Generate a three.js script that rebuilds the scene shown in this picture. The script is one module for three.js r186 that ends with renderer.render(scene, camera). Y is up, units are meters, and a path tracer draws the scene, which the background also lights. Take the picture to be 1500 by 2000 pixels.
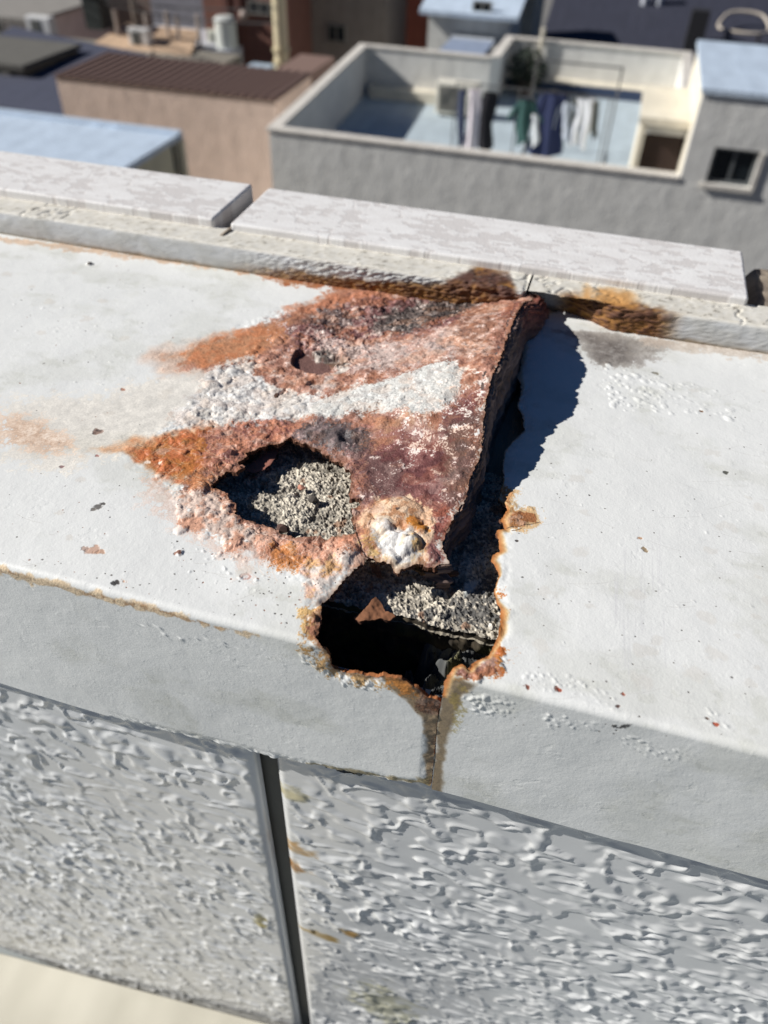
import * as THREE from 'three';
import { mergeGeometries } from 'three/addons/utils/BufferGeometryUtils.js';
import { RoundedBoxGeometry } from 'three/addons/geometries/RoundedBoxGeometry.js';
import { ConvexGeometry } from 'three/addons/geometries/ConvexGeometry.js';

// ---------------------------------------------------------------- camera, sky, sun, exposure
const EYE = 11.7, YB = 11.45;                  // eye and the top of the coping, metres above the street
const scene = new THREE.Scene();
const camera = new THREE.PerspectiveCamera(2 * Math.atan(1000 / 1502) * 180 / Math.PI, 0.75, 0.02, 400);
const RIGHT = new THREE.Vector3(0.9615145, 0.02688097, -0.27343607);
const DOWN = new THREE.Vector3(0.20325389, -0.73922654, 0.64205294);
const FWD = new THREE.Vector3(-0.1848722, -0.67292016, -0.71624069);
camera.position.set(0, EYE, 0);
camera.quaternion.setFromRotationMatrix(new THREE.Matrix4().makeBasis(RIGHT, DOWN.clone().negate(), FWD.clone().negate()));
camera.focus = 0.365; camera.userData.fStop = 7.5;
scene.add(camera);

const SUN = new THREE.Vector3(-1.5, 1, 0.36).normalize();
{ // clear deep-blue sky, paler towards the horizon, a soft halo of air round the sun
  const W = 512, H = 256, a = new Float32Array(W * H * 4);
  for (let j = 0; j < H; j++) for (let i = 0; i < W; i++) {
    const el = ((j + 0.5) / H - 0.5) * Math.PI, az = ((i + 0.5) / W - 0.5) * 2 * Math.PI, d = new THREE.Vector3(Math.cos(el) * Math.cos(az), Math.sin(el), Math.cos(el) * Math.sin(az));
    const h = Math.pow(1 - Math.max(0, d.y), 3.2), g = Math.max(0, d.dot(SUN)), halo = 0.16 * Math.pow(g, 6) + 0.25 * Math.pow(g, 40), o = (j * W + i) * 4;
    const up = d.y > 0 ? 1 : Math.exp(d.y * 6);
    a[o] = (0.006 + 0.045 * h + halo * 0.35) * up + 0.05 * (1 - up); a[o + 1] = (0.026 + 0.058 * h + halo * 0.33) * up + 0.05 * (1 - up); a[o + 2] = (0.078 + 0.07 * h + halo * 0.3) * up + 0.048 * (1 - up); a[o + 3] = 1;
  }
  const t = new THREE.DataTexture(a, W, H, THREE.RGBAFormat, THREE.FloatType); t.mapping = THREE.EquirectangularReflectionMapping; t.magFilter = t.minFilter = THREE.LinearFilter; t.wrapS = THREE.RepeatWrapping; t.needsUpdate = true;
  scene.background = t; scene.environment = t;
}
const sun = new THREE.DirectionalLight(new THREE.Color().setRGB(1, 0.968, 0.925), 5);
sun.position.set(SUN.x * 60, EYE + SUN.y * 60, SUN.z * 60 - 20);
sun.target.position.set(0, EYE, -20); sun.castShadow = true; sun.shadow.radius = 1;
Object.assign(sun.shadow.camera, { left: -60, right: 60, top: 60, bottom: -60, near: 1, far: 200 });
sun.shadow.mapSize.set(4096, 4096);
scene.add(sun, sun.target);
const EXPOSURE = 1.16;

// ---------------------------------------------------------------- helpers
let seed = 7;
const rnd = () => { seed = (seed * 1664525 + 1013904223) >>> 0; return seed / 4294967296; };
const rr = (a, b) => a + (b - a) * rnd();
const clamp = (v, a = 0, b = 1) => v < a ? a : v > b ? b : v;
const sst = (a, b, v) => { const t = clamp((v - a) / (b - a)); return t * t * (3 - 2 * t); };
const lerp = (a, b, t) => a + (b - a) * t;
const TB = new Float32Array(65536); for (let i = 0; i < 65536; i++) TB[i] = rnd() * 2 - 1;
function vn(x, y) {                            // value noise, -1..1
  const xi = Math.floor(x), yi = Math.floor(y), fx = x - xi, fy = y - yi;
  const u = fx * fx * (3 - 2 * fx), v = fy * fy * (3 - 2 * fy);
  const x0 = xi & 255, x1 = (xi + 1) & 255, y0 = (yi & 255) << 8, y1 = ((yi + 1) & 255) << 8;
  const a = TB[y0 + x0], b = TB[y0 + x1], c = TB[y1 + x0], d = TB[y1 + x1];
  return a + (b - a) * u + (c + (d - c) * u - a - (b - a) * u) * v;
}
function fbm(x, y, o = 4) { let s = 0, a = 0.55; for (let i = 0; i < o; i++) { s += a * vn(x, y); x = x * 2.03 + 17.3; y = y * 2.03 + 5.7; a *= 0.5; } return s; }
// photo pixel -> point, in metres from the point under the eye on the coping's top (x along the wall, y up, z towards the roof)
function ray(px, py) {
  const a = px - 750, b = py - 1000, c = 1502;
  return [RIGHT.x * a + DOWN.x * b + FWD.x * c, RIGHT.y * a + DOWN.y * b + FWD.y * c, RIGHT.z * a + DOWN.z * b + FWD.z * c];
}
const HC = EYE - YB;
function onY(px, py, y) { const d = ray(px, py), t = (y - HC) / d[1]; return [d[0] * t, y, d[2] * t]; }
function onZ(px, py, z) { const d = ray(px, py), t = z / d[2]; return [d[0] * t, HC + d[1] * t, z]; }
// the same for far things: y, z in metres relative to the eye
function farY(px, py, y) { const d = ray(px, py), t = y / d[1]; return [d[0] * t, y, d[2] * t]; }
function farZ(px, py, z) { const d = ray(px, py), t = z / d[2]; return [d[0] * t, d[1] * t, z]; }

const used = {};
const numbered = n => { used[n] = (used[n] || 0) + 1; return used[n] === 1 ? n : n + '_' + String(used[n] - 1).padStart(3, '0'); };
function thing(name, label, category, base = [0, 0, 0], group) {
  const g = new THREE.Group(); g.name = numbered(name); g.position.set(...base); scene.add(g);
  g.userData = { label, category }; if (group) g.userData.group = group; g.userData0 = base; return g;
}
function part(name, geo, mat, parent, label) { // geo in world coordinates
  const m = new THREE.Mesh(geo, mat); m.name = name; m.castShadow = m.receiveShadow = true;
  if (label) m.userData.label = label;
  let top = parent, off = new THREE.Vector3();
  while (top && top !== scene) { off.add(top.position); top = top.parent; }
  geo.translate(-off.x, -off.y, -off.z); parent.add(m); return m;
}
function struct(name, geo, mat) { const m = new THREE.Mesh(geo, mat); m.name = name; m.castShadow = m.receiveShadow = true; m.userData.kind = 'structure'; scene.add(m); return m; }
function box(x0, x1, y0, y1, z0, z1) { const g = new THREE.BoxGeometry(x1 - x0, y1 - y0, z1 - z0); g.translate((x0 + x1) / 2, (y0 + y1) / 2, (z0 + z1) / 2); return g; }
function rbox(x0, x1, y0, y1, z0, z1, r = 0.01, seg = 2) { const g = new RoundedBoxGeometry(x1 - x0, y1 - y0, z1 - z0, seg, r); g.translate((x0 + x1) / 2, (y0 + y1) / 2, (z0 + z1) / 2); return g; }
const lin = (r, g, b) => new THREE.Color().setRGB(r / 255, g / 255, b / 255, THREE.SRGBColorSpace);
const M = (r, g, b, rough = 0.8, extra = {}) => new THREE.MeshStandardMaterial({ color: lin(r, g, b), roughness: rough, ...extra });
function dataTex(w, h, bytes, srgb = true) {
  const t = new THREE.DataTexture(bytes, w, h, THREE.RGBAFormat, THREE.UnsignedByteType);
  t.magFilter = THREE.LinearFilter; t.minFilter = THREE.LinearFilter; if (srgb) t.colorSpace = THREE.SRGBColorSpace; t.needsUpdate = true; return t;
}

// ---------------------------------------------------------------- polygons as distance grids in unrolled sheet space (x, s)
function polyGrid(pts, margin = 0.012, cell = 0.0008) {
  let x0 = 1e9, x1 = -1e9, y0 = 1e9, y1 = -1e9;
  for (const [x, y] of pts) { x0 = Math.min(x0, x); x1 = Math.max(x1, x); y0 = Math.min(y0, y); y1 = Math.max(y1, y); }
  x0 -= margin; y0 -= margin; x1 += margin; y1 += margin;
  const nx = Math.ceil((x1 - x0) / cell) + 1, ny = Math.ceil((y1 - y0) / cell) + 1, d = new Float32Array(nx * ny), n = pts.length;
  for (let j = 0; j < ny; j++) for (let i = 0; i < nx; i++) {
    const x = x0 + i * cell, y = y0 + j * cell; let best = 1e9, ins = false;
    for (let k = 0, l = n - 1; k < n; l = k++) {
      const ax = pts[l][0], ay = pts[l][1], bx = pts[k][0], by = pts[k][1], ex = bx - ax, ey = by - ay;
      const t = clamp(((x - ax) * ex + (y - ay) * ey) / (ex * ex + ey * ey + 1e-14)), qx = ax + ex * t - x, qy = ay + ey * t - y;
      const q = qx * qx + qy * qy; if (q < best) best = q;
      if ((ay > y) !== (by > y) && x < (bx - ax) * (y - ay) / (by - ay) + ax) ins = !ins;
    }
    d[j * nx + i] = ins ? Math.sqrt(best) : -Math.sqrt(best);
  }
  return (x, y) => {
    const u = (x - x0) / cell, v = (y - y0) / cell;
    if (u < 0 || v < 0 || u >= nx - 1 || v >= ny - 1) return -0.05;
    const i = u | 0, j = v | 0, fu = u - i, fv = v - j, o = j * nx + i;
    return (d[o] * (1 - fu) + d[o + 1] * fu) * (1 - fv) + (d[o + nx] * (1 - fu) + d[o + nx + 1] * fu) * fv;
  };
}

// ---------------------------------------------------------------- the folded sheet: top, bend, fascia
const BR = 0.0032;                              // radius of the fold
const ZL = -0.1812, ZR = -0.1825;              // front faces of the two sheets
function profile(s, zf) {                      // -> y, z, ny, nz
  const zb = zf - BR, arc = BR * Math.PI / 2;
  if (s <= zb) return [0, s, 1, 0];
  if (s < zb + arc) { const f = (s - zb) / BR; return [-BR * (1 - Math.cos(f)), zb + BR * Math.sin(f), Math.cos(f), Math.sin(f)]; }
  return [-BR - (s - zb - arc), zf, 0, 1];
}
const sOfY = (y, zf) => (zf - BR) + BR * Math.PI / 2 + (-y - BR);
// the left sheet is pushed up along its rusted end
const LK = [[-0.52, 0.011], [-0.485, 0.015], [-0.45, 0.029], [-0.415, 0.035], [-0.37, 0.034], [-0.33, 0.025], [-0.29, 0.0145], [-0.255, 0.009], [-0.22, 0.004], [-0.19, 0]];
function liftEdge(z) { if (z <= LK[0][0]) return LK[0][1]; for (let i = 1; i < LK.length; i++) if (z < LK[i][0]) { const t = (z - LK[i - 1][0]) / (LK[i][0] - LK[i - 1][0]); return lerp(LK[i - 1][1], LK[i][1], t * t * (3 - 2 * t)); } return 0; }
function lift(x, z) { const t = clamp((x + lerp(0.17, 0.1, sst(-0.42, -0.48, z))) / lerp(0.145, 0.075, sst(-0.42, -0.48, z))); return liftEdge(z) * t * t * (1.6 - 0.6 * t); }
function XSL(p) {                              // photo pixel on the left sheet -> x, s  (third entry 1: on the fascia)
  if (p[2]) { const q = onZ(p[0], p[1], ZL); return [q[0], sOfY(q[1], ZL)]; }
  let q = onY(p[0], p[1], 0); for (let k = 0; k < 8; k++) q = onY(p[0], p[1], lift(q[0], q[2])); return [q[0], q[2]];
}
function XSR(p) { if (p[2]) { const q = onZ(p[0], p[1], ZR); return [q[0], sOfY(q[1], ZR)]; } const q = onY(p[0], p[1], 0); return [q[0], q[2]]; }

const edgeL = [[1046, 572], [1030, 590], [1012, 604], [998, 640], [988, 662], [980, 690], [972, 712], [960, 732], [954, 760], [949, 790], [945, 812], [943, 850], [937, 893], [928, 910], [917, 932], [913, 967], [902, 985], [890, 1002], [877, 1022], [868, 1045], [863, 1062], [868, 1080], [880, 1097]];
const flapL = [[868, 1100], [857, 1099], [846, 1103], [838, 1107], [823, 1097], [808, 1100], [795, 1106], [784, 1110], [778, 1119], [768, 1108], [756, 1098], [737, 1094], [722, 1087], [715, 1090], [705, 1102], [690, 1114], [675, 1130], [653, 1153], [635, 1168], [622, 1178], [629, 1188], [625, 1220], [615, 1243], [621, 1256]];
const cutL = [[633, 1272, 1], [647, 1296, 1], [649, 1310, 1], [675, 1318, 1], [698, 1317, 1], [726, 1326, 1], [748, 1322, 1], [776, 1326, 1], [801, 1338, 1], [832, 1363, 1], [859, 1375, 1], [853, 1410, 1], [848, 1460, 1], [840, 1541, 1], [790, 1534, 1], [700, 1520, 1], [520, 1482, 1], [300, 1421, 1], [0, 1332, 1]];
const outL = [[-0.62, -0.502], [-0.2, -0.503], [-0.06, -0.515], ...[...edgeL, ...flapL, ...cutL].map(XSL), [-0.62, sOfY(-0.0945, ZL)]];
const bigHolePx = [[411, 949], [441, 920], [454, 921], [460, 924], [475, 915], [478, 909], [465, 904], [484, 888], [479, 881], [513, 873], [527, 866], [559, 862], [567, 856], [575, 859], [581, 864], [597, 867], [618, 875], [627, 879], [627, 887], [645, 891], [649, 900], [670, 905], [672, 916], [686, 923], [687, 941], [683, 959], [686, 971], [704, 977], [699, 986], [688, 989], [688, 1007], [695, 1030], [692, 1041], [667, 1045], [638, 1052], [624, 1048], [581, 1049], [559, 1045], [541, 1034], [534, 1029], [516, 1023], [497, 1018], [477, 1015], [458, 1005], [460, 993], [463, 984], [445, 975], [445, 964], [432, 957]];
const edgeR = [[978, 1190], [969, 1175], [965, 1150], [974, 1124], [968, 1104], [959, 1094], [964, 1080], [977, 1074], [973, 1056], [970, 1040], [974, 1032], [986, 1030], [978, 1012], [990, 996], [988, 990], [973, 972], [978, 958], [983, 936], [982, 910], [986, 880], [1000, 862], [1024, 842], [1022, 810], [1010, 790], [1020, 757], [1012, 735], [1020, 700], [1026, 660], [1040, 620]];
const cutR = [[861.5, 1377, 1], [864, 1360, 1], [866, 1343, 1]];
const hookR = [[875, 1318], [885, 1300], [902, 1294], [916, 1304], [930, 1288], [952, 1279], [964, 1259], [971, 1242], [978, 1220]];
const outR = [[0.62, -0.505], [-0.012, -0.505], ...[...edgeR].reverse().map(XSR), ...[...hookR].reverse().map(XSR), ...cutR.slice().reverse().map(XSR), ...[[855, 1410, 1], [851.5, 1450, 1], [851, 1480, 1], [847, 1510, 1], [842.5, 1541, 1], [900, 1556, 1], [1200, 1640, 1], [1500, 1720, 1]].map(XSR), [0.62, sOfY(-0.081, ZR)]];
const SL = polyGrid(outL, 0.004, 0.001), SR = polyGrid(outR, 0.004, 0.001), SH = polyGrid(bigHolePx.map(XSL), 0.03);
const ragged = (x, s) => 0.0011 * fbm(x * 420, s * 420, 4) + 0.0006 * fbm(x * 1300 + 9, s * 1300, 2);
function insideL(x, s) {
  let d = SL(x, s); const h = SH(x, s); if (-h < d) d = -h;
  const nearTop = s < -0.15 || d > 0.01 ? 1 : 0.15;
  return d + (x > -0.19 ? ragged(x, s) * nearTop : 0);
}
function insideR(x, s) { const d = SR(x, s); return d + (s < -0.172 && x < 0.03 ? ragged(x + 3, s) * 0.8 : 0); }

// ---------------------------------------------------------------- relief of the sheets (metres), 0.5 mm grid
function reliefGrid(x0, x1, s0, s1, cell = 0.0005) {
  const nx = Math.ceil((x1 - x0) / cell) + 1, ny = Math.ceil((s1 - s0) / cell) + 1, d = new Float32Array(nx * ny);
  const g = {
    x0, s0, nx, ny, cell, d,
    at(x, s) {
      let u = (x - x0) / cell, v = (s - s0) / cell; u = clamp(u, 0, nx - 1.001); v = clamp(v, 0, ny - 1.001);
      const i = u | 0, j = v | 0, a = u - i, b = v - j, o = j * nx + i;
      return (d[o] * (1 - a) + d[o + 1] * a) * (1 - b) + (d[o + nx] * (1 - a) + d[o + nx + 1] * a) * b;
    },
    each(f) { for (let j = 0; j < ny; j++) for (let i = 0; i < nx; i++) { const o = j * nx + i; d[o] = f(x0 + i * cell, s0 + j * cell, d[o]); } },
    dome(cx, cs, r, h, rough = 0.25, stretch = 1, turn = 0) {
      const c = Math.cos(turn), sn = Math.sin(turn), R = r * 1.5 * Math.max(stretch, 1);
      const i0 = Math.max(0, Math.floor((cx - R - x0) / cell)), i1 = Math.min(nx - 1, Math.ceil((cx + R - x0) / cell));
      const j0 = Math.max(0, Math.floor((cs - R - s0) / cell)), j1 = Math.min(ny - 1, Math.ceil((cs + R - s0) / cell));
      for (let j = j0; j <= j1; j++) for (let i = i0; i <= i1; i++) {
        const dx = x0 + i * cell - cx, ds = s0 + j * cell - cs, a = (dx * c + ds * sn) / stretch, b = -dx * sn + ds * c;
        let q = Math.hypot(a, b) / r + rough * fbm((dx + cx) / r * 1.3, (ds + cs) / r * 1.3, 3);
        if (q < 1) { const k = h * Math.pow(1 - q * q, 0.62), o = j * nx + i; d[o] = h > 0 ? Math.max(d[o], d[o] * 0.35 + k) : d[o] + k; }
      }
    }
  };
  return g;
}
const pxm = (py, onFascia) => onFascia ? 0.00026 : lerp(0.00034, 0.00024, clamp((py - 560) / 700)); // metres per photo pixel there
function inPoly(pts, x, y) { let c = false; for (let k = 0, l = pts.length - 1; k < pts.length; l = k++) if ((pts[k][1] > y) !== (pts[l][1] > y) && x < (pts[l][0] - pts[k][0]) * (y - pts[k][1]) / (pts[l][1] - pts[k][1]) + pts[k][0]) c = !c; return c; }
function scatter(grid, conv, pts, n, r0, r1, hr, fascia = 0, list) {
  let a = 1e9, b = -1e9, c = 1e9, d = -1e9; for (const [x, y] of pts) { a = Math.min(a, x); b = Math.max(b, x); c = Math.min(c, y); d = Math.max(d, y); }
  for (let k = 0, t = 0; k < n && t < n * 20; t++) {
    const px = rr(a, b), py = rr(c, d); if (!inPoly(pts, px, py)) continue; k++;
    const q = conv([px, py, fascia]), r = lerp(r0, r1, Math.pow(rnd(), 2.2)) * pxm(py, fascia);
    grid.dome(q[0], q[1], r, r * hr * rr(0.5, 1.15), 0.4, rr(1, 1.7), rr(0, 3.1)); if (list) list.push([q[0], q[1], r]);
  }
}
const BLIST = [];
const RL = reliefGrid(-0.47, -0.01, -0.53, -0.07);
{
  const P = a => polyGrid(a.map(XSL));
  const rust = P([[270, 695], [450, 640], [560, 600], [650, 575], [860, 535], [1045, 575], [1000, 690], [950, 790], [937, 893], [863, 1060], [850, 1100], [780, 1119], [680, 1125], [600, 1150], [430, 1050], [350, 985], [230, 880], [345, 815], [400, 735]]);
  const crust = P([[560, 640], [700, 590], [930, 570], [930, 610], [830, 650], [740, 660], [690, 720], [600, 720]]);
  const tongue = P([[250, 885], [330, 850], [430, 830], [450, 900], [380, 970], [300, 940]]), tongue2 = P([[270, 695], [420, 650], [600, 605], [580, 660], [480, 710], [340, 725]]);
  const smooth = P([[720, 830], [880, 800], [960, 740], [950, 900], [880, 1050], [840, 1000], [720, 990], [700, 900]]);
  const wdiag = P([[590, 800], [700, 760], [880, 700], [900, 760], [820, 840], [740, 800], [640, 815]]);
  RL.each((x, s) => {
    const r = sst(-0.006, 0.012, rust(x, s)), c = sst(-0.004, 0.006, crust(x, s)), w = sst(-0.004, 0.006, wdiag(x, s));
    let h = 0.00022 * fbm(x * 60, s * 60, 3) + 0.00004 * fbm(x * 500, s * 500, 2);
    if (r > 0) {
      const m = fbm(x * 150 + 4, s * 150, 4), lump = Math.max(0, fbm(x * 95, s * 95 + 30, 3) + 0.05);
      h += r * (0.0014 * lump + 0.0007 * m + 0.0004 * fbm(x * 700, s * 700, 3) + 0.0006 * Math.max(0, vn(x * 380, s * 380)));
      const te = fbm(x * 120 + 33, s * 150, 4) * 5, tf = Math.floor(te), tr = te - tf; const calm = Math.max(sst(-0.004, 0.01, smooth(x, s)), sst(-0.004, 0.006, tongue(x, s)), sst(-0.004, 0.006, tongue2(x, s))); h *= 1 - 0.62 * calm; h += r * 0.0002 * (1 - calm * 0.7) * (tf + sst(0.42, 0.58, tr));
      if (c > 0) h += c * (0.0022 * Math.abs(fbm(x * 190 + 8, s * 240, 4)) - 0.0006 + 0.0006 * fbm(x * 700, s * 700, 2));
      if (w > 0) h = lerp(h, 0.0022 + 0.0006 * fbm(x * 220, s * 220, 3) - 0.0005 * sst(0.25, 0.5, fbm(x * 520, s * 520, 2)), w);
    }
    return h;
  });
  // paint blisters, zone by zone
  scatter(RL, XSL, [[350, 830], [345, 812], [390, 770], [398, 740], [440, 712], [480, 700], [500, 735], [560, 760], [625, 788], [590, 818], [470, 838]], 300, 1.6, 9, 0.34, 0, BLIST);
  scatter(RL, XSL, [[300, 700], [560, 610], [1000, 580], [940, 850], [860, 1050], [700, 900], [500, 880], [280, 890], [420, 830], [620, 790], [480, 740]], 320, 1.2, 5, 0.35);
  scatter(RL, XSL, [[500, 742], [470, 705], [520, 660], [600, 650], [640, 740], [600, 780]], 60, 4, 13, 0.42);
  scatter(RL, XSL, [[285, 885], [325, 850], [420, 828], [520, 826], [560, 850], [480, 876], [440, 925], [400, 960], [350, 965], [310, 930]], 150, 1.8, 9, 0.45);
  scatter(RL, XSL, [[335, 950], [420, 952], [456, 1000], [530, 1035], [520, 1065], [470, 1072], [400, 1050], [350, 1010]], 170, 2, 11, 0.42, 0, BLIST);
  scatter(RL, XSL, [[620, 1060], [690, 1050], [715, 1085], [640, 1150], [590, 1170], [590, 1100]], 90, 2, 8, 0.42, 0, BLIST);
  scatter(RL, XSL, [[700, 1010], [740, 985], [840, 1000], [845, 1080], [760, 1095], [720, 1080]], 70, 2, 9, 0.5);
  scatter(RL, XSL, [[540, 640], [820, 570], [960, 590], [920, 680], [700, 720], [600, 700]], 120, 3, 11, 0.4);
  scatter(RL, XSL, [[520, 1100], [610, 1090], [600, 1180], [400, 1150], [280, 1060], [420, 1060]], 60, 1.5, 4, 0.5);
  scatter(RL, XSL, [[20, 480], [400, 560], [330, 760], [60, 760], [0, 600]], 40, 1.5, 3.5, 0.3);
  for (const [px, py, r, h] of [[752, 1029, 18, 11], [765, 1053, 18, 10], [799, 1062, 25, 15], [778, 1000, 38, 9], [808, 1024, 17, 7], [823, 1037, 12, 8], [763, 1092, 15, 7], [674, 1079, 24, 10], [720, 1050, 22, 5], [843, 1085, 13, 6], [850, 1000, 9, 2], [640, 1085, 12, 6], [560, 803, 22, 6], [585, 800, 18, 6], [530, 800, 20, 6], [500, 797, 20, 6], [470, 800, 16, 5], [430, 795, 15, 5], [412, 752, 18, 7], [440, 745, 13, 5], [455, 725, 12, 5], [380, 808, 10, 4], [612, 798, 15, 5], [440, 888, 16, 8], [390, 955, 18, 8], [460, 1060, 14, 7], [395, 1000, 14, 7], [520, 1068, 18, 6], [610, 760, 16, 5], [670, 860, 30, 7], [615, 820, 18, 6], [420, 905, 12, 5], [355, 1035, 12, 4], [350, 1080, 7, 4], [175, 516, 7, 5], [625, 1192, 11, 6], [612, 1205, 10, 6]]) {
    const q = XSL([px, py]), k = pxm(py); RL.dome(q[0], q[1], r * k, h * k, 0.34); BLIST.push([q[0], q[1], r * k]);
  }
  // an opened blister with a flat brown floor, a dark pit, two craters
  const pit = P([[570, 700], [578, 688], [590, 683], [604, 686], [612, 694], [640, 700], [662, 696], [676, 706], [655, 714], [640, 726], [622, 731], [600, 726], [580, 720], [570, 712]]);
  const pit2 = P([[596, 752], [612, 744], [640, 745], [630, 753], [606, 758]]), pit3 = P([[660, 852], [675, 846], [690, 854], [684, 866], [668, 868]]);
  const dent = P([[548, 765], [560, 758], [558, 768], [545, 772]]);
  RL.each((x, s, h) => {
    const w = 0.0006 * fbm(x * 600, s * 600, 3), a = sst(-0.0006, 0.0006, pit(x, s) + w), b = sst(-0.0006, 0.0008, pit2(x, s) + w), c = sst(-0.002, 0.003, pit3(x, s)), d = sst(-0.0005, 0.0008, dent(x, s));
    h = lerp(h, h * 0.1 - 0.0035 + 0.0003 * fbm(x * 150, s * 150, 2), a); h -= b * 0.002 + c * 0.003 + d * 0.002;
    const e = insideL(x, s); if (e < 0.006 && x > -0.19) h -= 0.0008 * (1 - clamp(e / 0.006)) - 0.0012 * fbm(x * 260, s * 260, 3) * (1 - clamp(e / 0.006));
    return h;
  });
  // the fascia's own ripple and small bubbles
  scatter(RL, XSL, [[230, 1200], [420, 1240], [600, 1285], [640, 1330], [560, 1310], [300, 1240]], 46, 1, 4, 0.4, 1);
  scatter(RL, XSL, [[575, 1268], [640, 1300], [650, 1325], [590, 1290]], 40, 2, 5, 0.5, 1);
  scatter(RL, XSL, [[660, 1322], [730, 1330], [740, 1350], [670, 1340]], 40, 1.5, 4, 0.5, 1);
}
const RR = reliefGrid(-0.03, 0.20, -0.53, -0.07);
{
  RR.each((x, s) => 0.0003 * fbm(x * 45, s * 45, 3) + 0.00004 * fbm(x * 500, s * 500, 2));
  scatter(RR, XSR, [[1020, 1310], [1110, 1320], [1220, 1370], [1230, 1395], [1120, 1370], [1030, 1340]], 150, 1, 4, 0.36);
  scatter(RR, XSR, [[1370, 1385], [1400, 1380], [1420, 1420], [1380, 1425]], 30, 1.2, 4, 0.4);
  scatter(RR, XSR, [[1160, 700], [1400, 760], [1440, 820], [1200, 800]], 180, 2, 7, 0.28);
  scatter(RR, XSR, [[1000, 900], [1480, 800], [1480, 1400], [1000, 1280]], 60, 1, 2.6, 0.4);
  scatter(RR, XSR, [[905, 1345], [1000, 1362], [1020, 1390], [940, 1405], [900, 1370]], 90, 1, 4.5, 0.5, 1);
  scatter(RR, XSR, [[1062, 1388], [1110, 1392], [1110, 1420], [1070, 1425]], 45, 1.2, 4.5, 0.5, 1);
  scatter(RR, XSR, [[1110, 1400], [1170, 1410], [1170, 1430], [1115, 1420]], 25, 1.5, 4, 0.5, 1);
  scatter(RR, XSR, [[1205, 1430], [1280, 1450], [1360, 1475], [1350, 1490], [1260, 1478], [1210, 1455]], 80, 1, 3.4, 0.4, 1);
  scatter(RR, XSR, [[884, 1300], [935, 1290], [975, 1265], [990, 1290], [960, 1322], [890, 1322]], 90, 2, 8, 0.5);
  scatter(RR, XSR, [[983, 985], [1035, 990], [1040, 1025], [985, 1030]], 30, 3, 9, 0.35);
  RR.each((x, s, h) => {
    const e = SR(x, s); if (s < -0.17 && x < 0.04 && e < 0.007) { const k = 1 - clamp(e / 0.007); h += k * (0.0011 * fbm(x * 240, s * 240, 4) - 0.0008 * k); }
    return h;
  });
}
console.log('relief done');

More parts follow.
